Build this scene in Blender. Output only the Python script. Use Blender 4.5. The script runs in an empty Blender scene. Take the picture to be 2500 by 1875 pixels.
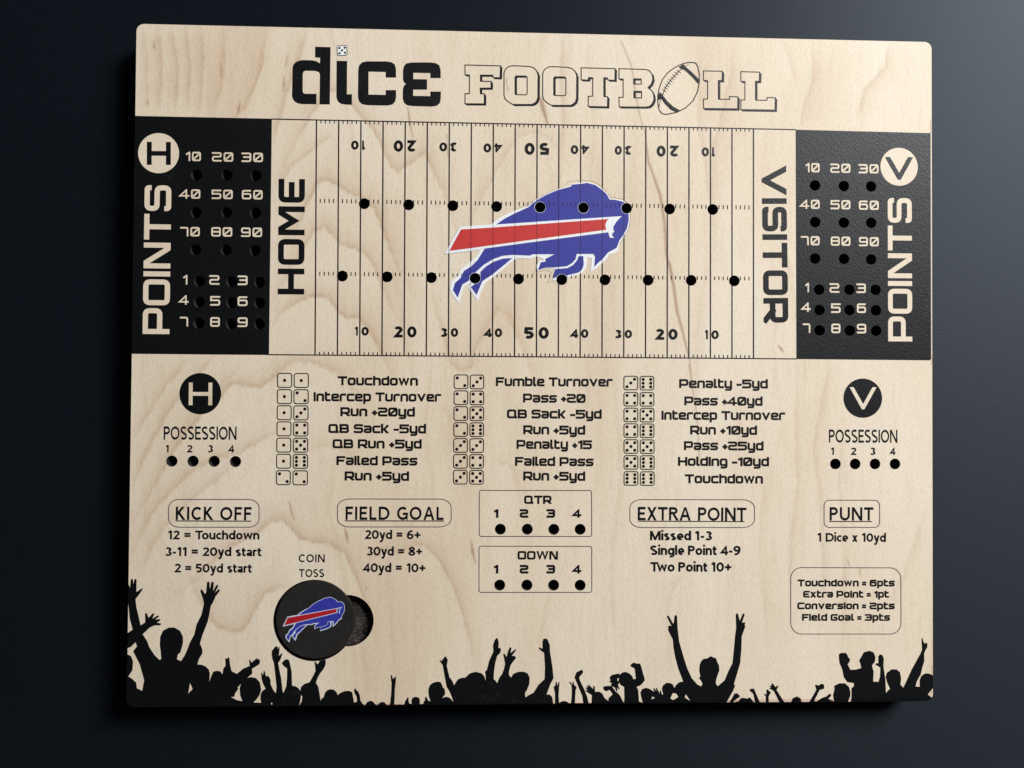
import bpy, bmesh, math, random
import numpy as np
from mathutils import Matrix, Vector
from mathutils.geometry import delaunay_2d_cdt
random.seed(4); rng = np.random.default_rng(4)
S = bpy.context.scene
C = S.collection
MM = 0.001
TH = 12.0            # board thickness in mm; the table top is z = 0

# ------------------------------------------------------------------ camera, light, exposure
CAM_R = Matrix(((0.9993757563657121, -0.007138854700567358, -0.03459962921802756),
                (0.006594013689977784, 0.9998528650875794, -0.015835629435395297),
                (0.034707586662244105, 0.015597593715793463, 0.9992757870069502)))
CAM_P = Vector((-20.4122, -11.4642, 292.1244 + TH))     # mm
FPX = 1880.0
cam = bpy.data.cameras.new('camera'); cam.sensor_width = 36; cam.lens = FPX/2500*36
cam.clip_start = 0.01; cam.clip_end = 20
co = bpy.data.objects.new('camera', cam); C.objects.link(co)
co.matrix_world = Matrix.Translation(CAM_P*MM) @ CAM_R.to_4x4()
S.camera = co
S.cycles.pixel_filter_width = 1.05
S.view_settings.view_transform = 'Standard'; S.view_settings.look = 'None'
S.view_settings.exposure = 0.0; S.view_settings.gamma = 1
W = bpy.data.worlds.new('World'); S.world = W; W.use_nodes = True
bg = W.node_tree.nodes['Background']; bg.inputs[0].default_value = (0.72, 0.82, 1.0, 1); bg.inputs[1].default_value = 0.022

def area(name, loc, target, size, power, col, sy=None):
    l = bpy.data.lights.new(name, 'AREA'); l.energy = power; l.color = col
    l.shape = 'RECTANGLE'; l.size = size; l.size_y = sy or size
    o = bpy.data.objects.new(name, l); C.objects.link(o)
    o.location = loc
    o.rotation_euler = (Vector(target)-Vector(loc)).to_track_quat('-Z', 'Y').to_euler()
    return o
area('window_light', (1.16, 0.92, 1.06), (0.0, 0.0, 0.0), 0.66, 55.5, (0.97, 0.98, 1.0), 0.66)

# ------------------------------------------------------------------ photo plan -> board plane (mm)
def P(x, y, z=TH):
    d = CAM_R @ Vector(((x-1250)/FPX, (937.5-y)/FPX, -1.0))
    t = (z-CAM_P.z)/d.z
    return (CAM_P.x+d.x*t, CAM_P.y+d.y*t)
def crop(ox, oy, k):
    return lambda pts: [P(ox+a*k, oy+b*k) for a, b in pts]

# ------------------------------------------------------------------ materials
def newmat(name):
    m = bpy.data.materials.new(name); m.use_nodes = True
    nt = m.node_tree; nt.nodes.clear()
    out = nt.nodes.new('ShaderNodeOutputMaterial'); b = nt.nodes.new('ShaderNodeBsdfPrincipled')
    nt.links.new(b.outputs[0], out.inputs[0])
    return m, nt, b
def node(nt, t, **kw):
    n = nt.nodes.new(t)
    for k, v in kw.items(): setattr(n, k, v)
    return n
def mapped(nt, scale, rot=0):
    g = node(nt, 'ShaderNodeNewGeometry'); mp = node(nt, 'ShaderNodeMapping')
    mp.inputs['Scale'].default_value = scale; mp.inputs['Rotation'].default_value = (0, 0, rot)
    nt.links.new(g.outputs['Position'], mp.inputs['Vector']); return mp
def noise(nt, vec, scale, detail=2, rough=.5, dist=0):
    n = node(nt, 'ShaderNodeTexNoise'); n.inputs['Scale'].default_value = scale
    n.inputs['Detail'].default_value = detail; n.inputs['Roughness'].default_value = rough
    n.inputs['Distortion'].default_value = dist
    nt.links.new(vec.outputs[0], n.inputs['Vector']); return n
def ramp(nt, src, stops):
    r = node(nt, 'ShaderNodeValToRGB'); nt.links.new(src, r.inputs[0])
    el = r.color_ramp.elements
    while len(el) < len(stops): el.new(0.5)
    for e, (p, c) in zip(el, stops):
        e.position = p; e.color = c if len(c) == 4 else (*c, 1)
    return r
def mix(nt, fac, a, b, mode='MIX'):
    m = node(nt, 'ShaderNodeMix', data_type='RGBA', blend_type=mode)
    for sock, v in ((m.inputs[0], fac), (m.inputs[6], a), (m.inputs[7], b)):
        if isinstance(v, (int, float)): sock.default_value = v
        elif isinstance(v, tuple): sock.default_value = (*v, 1) if len(v) == 3 else v
        else: nt.links.new(v, sock)
    return m.outputs[2]
def bump(nt, b, h, strength, dist):
    n = node(nt, 'ShaderNodeBump'); n.inputs['Strength'].default_value = strength
    n.inputs['Distance'].default_value = dist
    nt.links.new(h, n.inputs['Height']); nt.links.new(n.outputs[0], b.inputs['Normal']); return n

def wood_mat():
    m, nt, b = newmat('maple_veneer')
    fig = node(nt, 'ShaderNodeAttribute', attribute_name='figure')
    st = node(nt, 'ShaderNodeAttribute', attribute_name='streak')
    v1 = mapped(nt, (1, .28, 1))
    broad = noise(nt, v1, 24, 3, .55, .4)
    col = ramp(nt, broad.outputs[0], [(.32, (.735, .60, .43)), (.5, (.79, .668, .50)), (.68, (.83, .72, .56))]).outputs[0]
    # ring colour carried by the traced growth rings
    fm = node(nt, 'ShaderNodeMath', operation='MULTIPLY'); fm.inputs[1].default_value = .76
    nt.links.new(fig.outputs['Fac'], fm.inputs[0])
    col = mix(nt, fm.outputs[0], col, (.54, .365, .21))
    sm = node(nt, 'ShaderNodeMath', operation='MULTIPLY'); sm.inputs[1].default_value = .85
    nt.links.new(st.outputs['Fac'], sm.inputs[0])
    col = mix(nt, sm.outputs[0], col, (.41, .25, .15))
    # fibres and pores
    fib = noise(nt, mapped(nt, (1, .30, 1), .12), 2300, 3, .65)
    fr = ramp(nt, fib.outputs[0], [(.3, (.76, .74, .71)), (.52, (1, 1, 1)), (.75, (1.0, 1.0, 1.0))]).outputs[0]
    col = mix(nt, .5, col, fr, 'MULTIPLY')
    fib2 = noise(nt, mapped(nt, (1, .10, 1), -.04), 420, 3, .6)
    fr2 = ramp(nt, fib2.outputs[0], [(.32, (.90, .885, .87)), (.5, (1, 1, 1))]).outputs[0]
    col = mix(nt, .45, col, fr2, 'MULTIPLY')
    nt.links.new(col, b.inputs['Base Color'])
    b.inputs['Roughness'].default_value = .55; b.inputs['Specular IOR Level'].default_value = .35
    bump(nt, b, fib.outputs[0], .55, .00012)
    return m
def ink_mat(name, col, rough=.42, spec=.5, bs=.5, grain=2300, bd=.00012, dusty=False):
    m, nt, b = newmat(name)
    v = mapped(nt, (1, .45, 1), .5)
    n = noise(nt, v, grain, 3, .65)
    c = ramp(nt, n.outputs[0], [(.3, tuple(x*.78 for x in col)), (.7, tuple(min(1, x*1.18) for x in col))]).outputs[0]
    if dusty:
        d1 = noise(nt, mapped(nt, (1, 1, 1), .3), 45, 5, .7, .6); d2 = noise(nt, mapped(nt, (1, 1, 1), .7), 900, 2, .6)
        a1_ = ramp(nt, d1.outputs[0], [(.58, (0, 0, 0)), (.74, (1, 1, 1))]).outputs[0]; a2_ = ramp(nt, d2.outputs[0], [(.48, (0, 0, 0)), (.62, (.55, .55, .55))]).outputs[0]
        c = mix(nt, mix(nt, 1, a1_, a2_, 'MULTIPLY'), c, (.032, .033, .034))
    nt.links.new(c, b.inputs['Base Color'])
    b.inputs['Roughness'].default_value = rough; b.inputs['Specular IOR Level'].default_value = spec
    bump(nt, b, n.outputs[0], bs, bd)
    return m
M = {}
M['wood'] = wood_mat()
M['black'] = ink_mat('black_ink', (.0035, .0038, .0045), .43, .27, 1.0, dusty=True)
M['blue'] = ink_mat('blue_ink', (.043, .047, .31), .5, .4, .5)
M['red'] = ink_mat('red_ink', (.58, .040, .034), .5, .4, .5)
M['white'] = ink_mat('white_ink', (.93, .94, .94), .5, .4, .35)
M['plum'] = ink_mat('plum_outline_ink', (.085, .055, .085), .5, .4)
M['redline'] = ink_mat('red_guide_ink', (.50, .10, .08), .5, .4)
M['grey'] = ink_mat('grey_edge_ink', (.40, .33, .25), .5, .4)
M['coin_blue'] = ink_mat('coin_blue_ink', (.035, .04, .33), .4, .5, .2)
M['coin_red'] = ink_mat('coin_red_ink', (.42, .012, .02), .4, .5, .2)
M['coin_white'] = ink_mat('coin_white_ink', (.58, .62, .74), .4, .5, .2)
M['coin'] = ink_mat('coin_black', (.019, .017, .015), .5, .32, .12, 700)
M['dust'] = ink_mat('dust', (.5, .5, .52), .9, .1)
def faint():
    m, nt, b = newmat('ink_ridge_translucent')  # translucent dark ink for yard lines showing through the emblem
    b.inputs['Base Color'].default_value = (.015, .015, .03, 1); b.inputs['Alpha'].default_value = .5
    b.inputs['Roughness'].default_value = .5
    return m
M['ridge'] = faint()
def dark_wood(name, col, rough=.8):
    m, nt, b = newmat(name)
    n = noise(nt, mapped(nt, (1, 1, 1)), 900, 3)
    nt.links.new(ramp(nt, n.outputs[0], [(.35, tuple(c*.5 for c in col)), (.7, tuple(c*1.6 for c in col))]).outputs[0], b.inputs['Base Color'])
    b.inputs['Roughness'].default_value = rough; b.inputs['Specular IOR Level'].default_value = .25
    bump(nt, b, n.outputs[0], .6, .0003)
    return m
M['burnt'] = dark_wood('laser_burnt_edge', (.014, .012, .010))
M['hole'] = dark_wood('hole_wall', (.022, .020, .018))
def pocket_mat():
    m, nt, b = newmat('engraved_pocket_floor')
    n = noise(nt, mapped(nt, (.45, 2.6, 1)), 900, 3, .7)
    n2 = noise(nt, mapped(nt, (2.4, .5, 1)), 700, 2, .6)
    c1 = ramp(nt, n.outputs[0], [(.38, (.008, .006, .005)), (.52, (.044, .034, .028)), (.68, (.17, .135, .11))]).outputs[0]
    c2 = ramp(nt, n2.outputs[0], [(.35, (.25, .22, .2)), (.6, (1, 1, 1))]).outputs[0]
    nt.links.new(mix(nt, .85, c1, c2, 'MULTIPLY'), b.inputs['Base Color'])
    b.inputs['Roughness'].default_value = .75
    bump(nt, b, n.outputs[0], .8, .0005)
    return m
M['pocket'] = pocket_mat()
def table_mat():
    m, nt, b = newmat('slate_laminate')
    n = noise(nt, mapped(nt, (.22, 2.2, 1), .02), 900, 3, .6)
    n2 = noise(nt, mapped(nt, (1, 1, 1)), 14, 4, .6)
    c = ramp(nt, n.outputs[0], [(.3, (.0034, .0046, .0070)), (.7, (.0054, .0070, .0102))]).outputs[0]
    c2 = ramp(nt, n2.outputs[0], [(.3, (.86, .87, .88)), (.7, (1, 1, 1))]).outputs[0]
    c = mix(nt, 1, c, c2, 'MULTIPLY')
    # scattered lint specks
    vo = node(nt, 'ShaderNodeTexVoronoi'); vo.inputs['Scale'].default_value = 62
    g = mapped(nt, (1, 1, 1)); nt.links.new(g.outputs[0], vo.inputs['Vector'])
    sp = ramp(nt, vo.outputs['Distance'], [(.012, (1, 1, 1)), (.022, (0, 0, 0))]).outputs[0]
    sel = ramp(nt, vo.outputs['Color'], [(.80, (0, 0, 0)), (.84, (.6, .6, .6))]).outputs[0]
    spf = mix(nt, 1, sp, sel, 'MULTIPLY')
    c = mix(nt, spf, c, (.16, .165, .17))
    nt.links.new(c, b.inputs['Base Color'])
    tv = node(nt, 'ShaderNodeCombineXYZ'); tv.inputs[1].default_value = 1
    nt.links.new(tv.outputs[0], b.inputs['Tangent']); b.inputs['Anisotropic'].default_value = .48
    b.inputs['Roughness'].default_value = .58; b.inputs['Specular IOR Level'].default_value = .32; b.inputs['Specular Tint'].default_value = (.74, .87, 1.0, 1)
    bump(nt, b, n.outputs[0], .35, .00015)
    return m
M['table'] = table_mat()

# ------------------------------------------------------------------ scene objects
def thing(name, label, cat, loc=(0, 0, 0), group=None):
    o = bpy.data.objects.new(name, None); C.objects.link(o); o.location = loc
    o.empty_display_size = .01
    o['label'] = label; o['category'] = cat
    if group: o['group'] = group
    return o
board = thing('game_board', 'maple plywood dice football game board printed in black, lying flat on the dark table top', 'board game')
def obj(name, me, mat, parent):
    me.materials.clear(); me.materials.append(M[mat] if isinstance(mat, str) else mat)
    o = bpy.data.objects.new(name, me); C.objects.link(o)
    if parent: o.parent = parent
    return o

# ------------------------------------------------------------------ 2D shape engine (all in board mm)
def wind(px, py, poly):
    """non-zero winding number of the points in poly"""
    a = np.asarray(poly, float); b = np.roll(a, -1, 0)
    w = np.zeros(len(px), int)
    lo = a.min(0); hi = a.max(0)
    idx = np.nonzero((px > lo[0]) & (px < hi[0]) & (py > lo[1]) & (py < hi[1]))[0]
    if len(idx) == 0: return w
    x = px[idx][:, None]; y = py[idx][:, None]
    ax, ay, bx, by = a[:, 0], a[:, 1], b[:, 0], b[:, 1]
    cr = (bx-ax)*(y-ay)-(x-ax)*(by-ay)
    up = (ay <= y) & (by > y) & (cr > 0); dn = (ay > y) & (by <= y) & (cr < 0)
    w[idx] = up.sum(1)-dn.sum(1)
    return w
def inside_any(px, py, polys):
    r = np.zeros(len(px), bool)
    for p in polys: r |= wind(px, py, p) != 0
    return r
def solve(polys, rule, extra=None):
    vs = []; es = []
    for p in polys:
        n0 = len(vs); vs += [Vector((q[0], q[1])) for q in p]
        n = len(p); es += [(n0+i, n0+(i+1) % n) for i in range(n)]
    if extra is not None: vs += [Vector(q) for q in extra]
    V, E_, F, *_ = delaunay_2d_cdt(vs, es, [], 0, 1e-5)
    V = np.array([(v[0], v[1]) for v in V]); F = np.array([f for f in F if len(f) == 3])
    c = V[F].mean(1)
    keep = rule(c[:, 0], c[:, 1])
    F = F[keep]
    used, inv = np.unique(F.ravel(), return_inverse=True)
    return V[used], inv.reshape(-1, 3)
def tomesh(name, V, F, z):
    me = bpy.data.meshes.new(name)
    a = V[F]
    cr = (a[:, 1, 0]-a[:, 0, 0])*(a[:, 2, 1]-a[:, 0, 1])-(a[:, 1, 1]-a[:, 0, 1])*(a[:, 2, 0]-a[:, 0, 0])
    F = np.where((cr < 0)[:, None], F[:, ::-1], F)
    me.from_pydata([(x*MM, y*MM, z*MM) for x, y in V], [], F.tolist())
    return me
def sheet(name, mat, parent, plus, minus=(), z=TH+.05, also=None):
    plus = list(plus); minus = list(minus)
    allp = plus+minus+([also] if also is not None else [])
    def rule(x, y):
        r = inside_any(x, y, plus)
        if minus: r &= ~inside_any(x, y, minus)
        if also is not None: r &= wind(x, y, also) != 0
        return r
    V, F = solve(allp, rule)
    me = tomesh(name, V, F, z)
    return obj(name, me, mat, parent)
def circle(c, r, n=40):
    return [(c[0]+r*math.cos(2*math.pi*i/n), c[1]+r*math.sin(2*math.pi*i/n)) for i in range(n)]
def ribbon(pts, w, closed=False, cap=0.0):
    """stroke of width w along pts with mitred joins; closed gives [outer, inner]"""
    p = [np.array(q, float) for q in pts]
    q = [p[0]]
    for a in p[1:]:
        if np.linalg.norm(a-q[-1]) > 1e-6: q.append(a)
    if closed and np.linalg.norm(q[0]-q[-1]) < 1e-6: q.pop()
    p = q; n = len(p)
    if not closed and cap:
        d = p[0]-p[1]; p[0] = p[0]+d/np.linalg.norm(d)*cap
        d = p[-1]-p[-2]; p[-1] = p[-1]+d/np.linalg.norm(d)*cap
    L = []; R = []
    for i in range(n):
        if closed or 0 < i < n-1:
            a = p[i]-p[i-1]; b = p[(i+1) % n]-p[i]
            a = a/np.linalg.norm(a); b = b/np.linalg.norm(b)
        elif i == 0: a = b = (p[1]-p[0])/np.linalg.norm(p[1]-p[0])
        else: a = b = (p[-1]-p[-2])/np.linalg.norm(p[-1]-p[-2])
        na = np.array((-a[1], a[0])); nb = np.array((-b[1], b[0])); m = na+nb
        ln = np.linalg.norm(m); m = m/ln if ln > 1e-6 else na
        k = 1/max(.45, float(m@na))
        L.append(tuple(p[i]+m*w/2*k)); R.append(tuple(p[i]-m*w/2*k))
    if closed: return L, R
    return L+R[::-1]
def ring_polys(pts, w):
    """closed outline as quads, safe to union"""
    L, R = ribbon(pts, w, True); n = len(L)
    return [[L[i], L[(i+1) % n], R[(i+1) % n], R[i]] for i in range(n)]
def rounded(x0, y0, x1, y1, r, n=6):
    o = []
    for cx, cy, a0 in ((x1-r, y1-r, 0), (x0+r, y1-r, 90), (x0+r, y0+r, 180), (x1-r, y0+r, 270)):
        for i in range(n+1):
            a = math.radians(a0+90*i/n); o.append((cx+r*math.cos(a), cy+r*math.sin(a)))
    return o
def seg(a, b, w):
    return ribbon([a, b], w)

# ------------------------------------------------------------------ stroke fonts
def el(cx, cy, rx, ry, a0, a1, n=10):
    return [(cx+rx*math.cos(math.radians(a0+(a1-a0)*i/n)), cy+ry*math.sin(math.radians(a0+(a1-a0)*i/n))) for i in range(n+1)]
def rc(pts, r, closed=False, n=4):
    """round the corners of a polyline by radius r (box units are absolute)"""
    out = []; N = len(pts)
    for i, p in enumerate(pts):
        if not closed and i in (0, N-1): out.append(p); continue
        a = np.array(pts[i-1], float); b = np.array(p, float); c = np.array(pts[(i+1) % N], float)
        la = np.linalg.norm(a-b); lb = np.linalg.norm(c-b); rr = min(r, la*.49, lb*.49)
        p0 = b+(a-b)/la*rr; p1 = b+(c-b)/lb*rr
        for j in range(n+1):
            t = j/n; out.append(tuple((1-t)**2*p0+2*t*(1-t)*b+t*t*p1))
    return out
XH = .86
def tech(ch, s):
    """squared technical letters; returns (advance width, [(pts, closed, cap)], clip)"""
    h = s/2; T = 1-h; B = h; r = .16
    w = 1.0
    def G(w, *st, clip=None): return (w, list(st), clip)
    def c(pts, cap=h): return (rc(pts, r), False, cap)
    def sh(pts, cap=h): return (pts, False, cap)
    def cl(pts): return (rc(pts, r, True), True, 0)
    L = h; R = w-h; MID = .5; xt = XH-h; lw = .84; lR = lw-h; lm = XH/2
    if ch in 'DO0Q':
        o = cl([(L, B), (R, B), (R, T), (L, T)])
        if ch == 'D': o = (rc([(L, B), (R, B), (R, T), (L, T)], r*.8, True), True, 0)
        if ch == '0': return G(w, o, sh([(L+.12, B+.14), (R-.12, T-.14)], 0))
        if ch == 'Q': return G(w+.1, o, sh([(R-.02, B), (R+.14, B)], h*.6))
        return G(w, o)
    if ch == 'H': return G(w, sh([(L, B), (L, T)]), sh([(R, B), (R, T)]), sh([(L, MID), (R, MID)], 0))
    if ch == 'M': return G(1.12, sh([(L, B), (L, T)]), sh([(1.12-h, B), (1.12-h, T)]), ([(L+.03, 1.08), (.56, .40), (1.09-h, 1.08)], False, 0), clip=1)
    if ch == 'E': return G(.92, c([(.92-h, T), (L, T), (L, B), (.92-h, B)]), sh([(L, MID), (.80-h, MID)])) 
    if ch == 'F': return G(.92, sh([(L, B), (L, T), (.92-h, T)]), sh([(L, MID), (.82-h, MID)]))
    if ch == 'V': return G(1.22, ([(L*.9, 1.05), (.61, B*.9), (1.22-h*.9, 1.05)], False, .12), clip=1)
    if ch == 'I': return G(s, sh([(h, B), (h, T)]))
    if ch == 'S' or ch == '5':
        if ch == '5': return G(w, sh([(L, .56), (L, T), (R, T)], h), c([(L, .56), (R, .56), (R, B), (L, B)]))
        return G(w, c([(R, .74), (R, T), (L, T), (L, .53), (R, .53), (R, B), (L, B), (L, .26)], 0))
    if ch == 'T': return G(w, sh([(L, T), (R, T)]), sh([(w/2, B), (w/2, T)], h))
    if ch == 'P': return G(w, sh([(L, B), (L, T)]), c([(L, T), (R, T), (R, .37), (L, .37)], 0))
    if ch == 'R': return G(w, sh([(L, B), (L, T)]), c([(L, T), (R, T), (R, .37), (L, .37)], 0), sh([(w*.52, .37), (R, B*.7)], h), clip=1)
    if ch == 'B': return G(w, cl([(L, B), (R, B), (R, MID), (L, MID)]), cl([(L, MID), (R-.03, MID), (R-.03, T), (L, T)]), sh([(L, B), (L, T)]))
    if ch == 'N': return G(w, sh([(L, B), (L, T)]), sh([(R, B), (R, T)]), ([(L+.03, 1.06), (R-.03, -.06)], False, 0), clip=1)
    if ch == 'W': return G(1.42, ([(L*.9, 1.05), (.40, B), (.71, 1.0), (1.02, B), (1.42-h*.9, 1.05)], False, .1), clip=1)
    if ch == 'C': return G(w, c([(R, T), (L, T), (L, B), (R, B)]))
    if ch == 'G': return G(w, c([(R, T), (L, T), (L, B), (R, B), (R, .48), (.55, .48)]))
    if ch == '1': return G(.52, sh([(.52-h, B), (.52-h, T)]), ([(.52-h, T), (.05, .70)], False, 0))
    if ch == '2': return G(w, c([(L, T), (R, T), (R, .52), (L, .52), (L, B), (R, B)]))
    if ch == '3': return G(w, c([(L, T), (R, T), (R, B), (L, B)]), sh([(L+.08, .52), (R, .52)], 0))
    if ch == '4': return G(1.02, ([(.80-h, B-h), (.80-h, T), (h*.4, .30), (1.02, .30)], False, 0), clip=1)
    if ch == '6': return G(w, c([(R-.04, T), (L, T), (L, B), (R, B), (R, .58), (L, .58)]))
    if ch == '7': return G(.88, c([(0+h, T), (.88-h, T), (.88-h, B)]))
    if ch == '8': return G(w, cl([(L, B), (R, B), (R, T), (L, T)]), sh([(L, .51), (R, .51)], 0))
    if ch == '9': return G(w, c([(L, B), (R, B), (R, T), (L, T), (L, .47), (R, .47)]))
    if ch == 'o': return G(lw, cl([(L, B), (lR, B), (lR, xt), (L, xt)]))
    if ch == 'u': return G(lw, c([(L, xt), (L, B), (lR, B), (lR, xt)]))
    if ch == 'n': return G(lw, c([(L, B), (L, xt), (lR, xt), (lR, B)]))
    if ch == 'c': return G(lw, c([(lR, xt), (L, xt), (L, B), (lR, B)]))
    if ch == 'h': return G(lw, sh([(L, B), (L, 1.05-h)]), c([(L, xt), (lR, xt), (lR, B)]))
    if ch == 'd': return G(lw, sh([(lR, B), (lR, 1.05-h)]), c([(lR, xt), (L, xt), (L, B), (lR, B)], 0))
    if ch == 'b': return G(lw, sh([(L, B), (L, 1.05-h)]), c([(L, xt), (lR, xt), (lR, B), (L, B)], 0))
    if ch == 'w': return G(1.2, ([(L*.9, XH+.05), (.36, B), (.60, XH-.08), (.84, B), (1.2-h*.9, XH+.05)], False, .08), clip=XH)
    if ch == 'v': return G(.98, ([(L*.9, XH+.05), (.49, B), (.98-h*.9, XH+.05)], False, .08), clip=XH)
    if ch == 'x': return G(.9, ([(L, -.03), (.9-h, XH+.03)], False, 0), ([(L, XH+.03), (.9-h, -.03)], False, 0), clip=XH)
    if ch == 't': return G(.66, c([(h+.02, 1.05-h), (h+.02, B), (.66-h, B)]), sh([(h, xt), (.60-h, xt)], h))
    if ch == 'e': return G(lw, c([(lR, B), (L, B), (L, xt), (lR, xt), (lR, lm), (L, lm)]))
    if ch == 'r': return G(.70, c([(L, B), (L, xt), (.70-h, xt)]))
    if ch == 'p': return G(lw, sh([(L, -.28+h), (L, xt)]), c([(L, xt), (lR, xt), (lR, B), (L, B)], 0))
    if ch == 'y': return G(lw, c([(L, xt), (L, B), (lR, B)], h), c([(lR, xt), (lR, -.28+h), (L+.10, -.28+h)]))
    if ch == 'g': return G(lw, c([(lR, B), (L, B), (L, xt), (lR, xt), (lR, -.28+h), (L+.10, -.28+h)]))
    if ch == 'a': return G(lw, c([(L+.02, xt), (lR, xt), (lR, B), (L, B), (L, lm), (lR, lm)], h))
    if ch == 'k': return G(.84, sh([(L, B), (L, 1.05-h)]), sh([(L, lm), (.38, lm)], 0), ([(.30, lm-.02), (.84-h, XH)], False, .05), ([(.34, lm), (.84-h, 0)], False, .05), clip=1.05)
    if ch == 'i': return G(s, sh([(h, B), (h, xt)]), sh([(h, 1.05-h*.8), (h, 1.05-h)], h*.6))
    if ch == 'l': return G(s+.14, c([(h, 1.05-h), (h, B), (s+.14-h, B)]))
    if ch == 's': return G(lw, c([(lR, xt), (L, xt), (L, lm), (lR, lm), (lR, B), (L, B)]))
    if ch == 'm': return G(1.3, c([(L, B), (L, xt), (1.3-h, xt), (1.3-h, B)]), sh([(.65, B), (.65, xt)], 0 if 0 else h))
    if ch == '+': return G(.56, sh([(h, .40), (.56-h, .40)]), sh([(.28, .40-.28+h), (.28, .68-h)]))
    if ch == '-': return G(.56, sh([(h, .40), (.56-h, .40)]))
    if ch == '=': return G(.56, sh([(h, .28), (.56-h, .28)]), sh([(h, .58), (.56-h, .58)]))
    raise KeyError(ch)
def sans(ch, s):
    """rounder sans letters, cap height 1"""
    h = s/2; T = 1-h; B = h
    x = .76; xt = x-h; xm = x/2; xr = x/2-h
    def G(w, *st, clip=None): return (w, list(st), clip)
    def c(pts, cap=0): return (pts, False, cap)
    def v(xx, y0, y1): return ([(xx, y0), (xx, y1)], False, 0)
    def hz(y, x0, x1): return ([(x0, y), (x1, y)], False, 0)
    if ch == 'K': return G(.80, v(h+.02, 0, 1), c([(.12, .40), (.68, 1.05)]), c([(.26, .58), (.76, -.04)]), clip=1)
    if ch == 'I': return G(s+.04, v(h+.02, 0, 1))
    if ch == 'C': return G(.88, c(el(.50, .5, .50-h, .5-h, 48, 312, 20)))
    if ch == 'G': return G(.94, c(el(.50, .5, .50-h, .5-h, 48, 318, 20)+[(.86, .14), (.86, .50)]), hz(.50-h*.4, .50, .86+h))
    if ch == 'O': return G(1.04, (el(.52, .5, .52-h, .5-h, 0, 345, 23), True, 0))
    if ch == 'F': return G(.66, v(h+.02, 0, 1), hz(T, 0.02, .66), hz(.50, .02, .60))
    if ch == 'E': return G(.70, v(h+.02, 0, 1), hz(T, 0.02, .68), hz(.51, .02, .62), hz(B, .02, .70))
    if ch == 'L': return G(.64, v(h+.02, 0, 1), hz(B, .02, .64))
    if ch == 'D': return G(.96, v(h+.02, 0, 1), c([(.02, T), (.38, T)]+el(.40, .5, .56-h, .5-h, 90, -90, 14)+[(.02, B)]))
    if ch == 'A': return G(.96, c([(-.02+h, -.05), (.48, 1.02), (.98-h, -.05)], 0), hz(.34, .2, .78), clip=1)
    if ch == 'X': return G(.84, c([(h, -.04), (.84-h, 1.04)]), c([(h, 1.04), (.84-h, -.04)]), clip=1)
    if ch == 'T': return G(.82, hz(T, 0, .82), v(.41, 0, 1))
    if ch == 'R': return G(.82, v(h+.02, 0, 1), c([(.02, T), (.40, T)]+el(.42, .73, .33-h, .27-h, 90, -90, 10)+[(.02, .46+h)]), c([(.40, .48), (.78, -.03)]), clip=1)
    if ch == 'P': return G(.74, v(h+.02, 0, 1), c([(.02, T), (.38, T)]+el(.40, .70, .34-h, .30-h, 90, -90, 10)+[(.02, .40+h)]))
    if ch == 'N': return G(.94, v(h+.02, 0, 1), v(.94-h, 0, 1), c([(.02+h, 1.0), (.94-h, 0)]), clip=1)
    if ch == 'M': return G(1.08, v(h+.02, 0, 1), v(1.08-h, 0, 1), c([(.02+h, 1.02), (.54, .10), (1.08-h, 1.02)], 0), clip=1)
    if ch == 'U': return G(.90, c([(h+.02, 1), (h+.02, .40)]+el(.46, .40, .44-h, .40-h, 180, 360, 12)+[(.90-h, 1)]))
    if ch == 'S' or ch == 's':
        H = 1 if ch == 'S' else x; w = .76 if ch == 'S' else .58
        a = el(w/2, H*.74, w/2-h, H*.26-h*.9, 38, 235, 10); b = el(w/2, H*.265, w/2-h, H*.265-h*.9, 55, -145, 10)
        return G(w, c(a+b))
    if ch == '0': return G(.78, (el(.39, .5, .39-h, .5-h, 0, 345, 23), True, 0))
    if ch == '1': return G(.50, v(.50-h-.05, 0, 1), c([(.45-h, .97), (.08, .76)]))
    if ch == '2': return G(.72, c(el(.36, .70, .33-h+.02, .30-h, 160, -35, 12)+[(.05+h, B), (.72, B)]), clip=1)
    if ch == '3': return G(.70, c(el(.32, .74, .32-h+.02, .26-h, 140, -80, 10)), c(el(.32, .275, .36-h+.02, .275-h, 82, -145, 12)))
    if ch == '4': return G(.82, c([(.60, 0), (.60, 1.0-h), (.14, .28), (.82, .28)]), clip=1)
    if ch == '5': return G(.70, c([(.64, T), (.15, T), (.12, .56)]+el(.33, .33, .36-h, .33-h, 110, -140, 14)))
    if ch == '6': return G(.76, (el(.38, .32, .37-h, .32-h, 0, 345, 23), True, 0), c([(.62, .95-h*.3), (.42, 1-h)]+el(.46, .42, .45-h, .56-h, 110, 190, 8)))
    if ch == '8': return G(.76, (el(.38, .28, .38-h, .28-h, 0, 345, 23), True, 0), (el(.38, .75, .34-h, .25-h*.9, 0, 345, 23), True, 0))
    if ch == '9': return G(.76, (el(.38, .68, .37-h, .32-h, 0, 345, 23), True, 0), c([(.14, .05+h*.3), (.34, h)]+el(.30, .58, .45-h, .56-h, -70, 10, 8)))
    if ch == '=': return G(.72, hz(.38, .04, .68), hz(.64, .04, .68))
    if ch == '-': return G(.42, hz(.38, .04, .38))
    if ch == '+': return G(.74, hz(.48, .04, .70), v(.37, .15, .81))
    if ch == 'o': return G(.72, (el(.36, xm, .36-h, xm-h, 0, 345, 19), True, 0))
    if ch == 'c': return G(.58, c(el(.36, xm, .36-h, xm-h, 48, 312, 14)))
    if ch == 'e': return G(.68, c([(.06, xm-.02), (.66-h, xm-.02)]+el(.35, xm, .34-h, xm-h, 4, 305, 16)))
    if ch == 'd': return G(.70, v(.70-h, 0, 1.05), (el(.35, xm, .35-h, xm-h, 0, 345, 19), True, 0))
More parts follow.
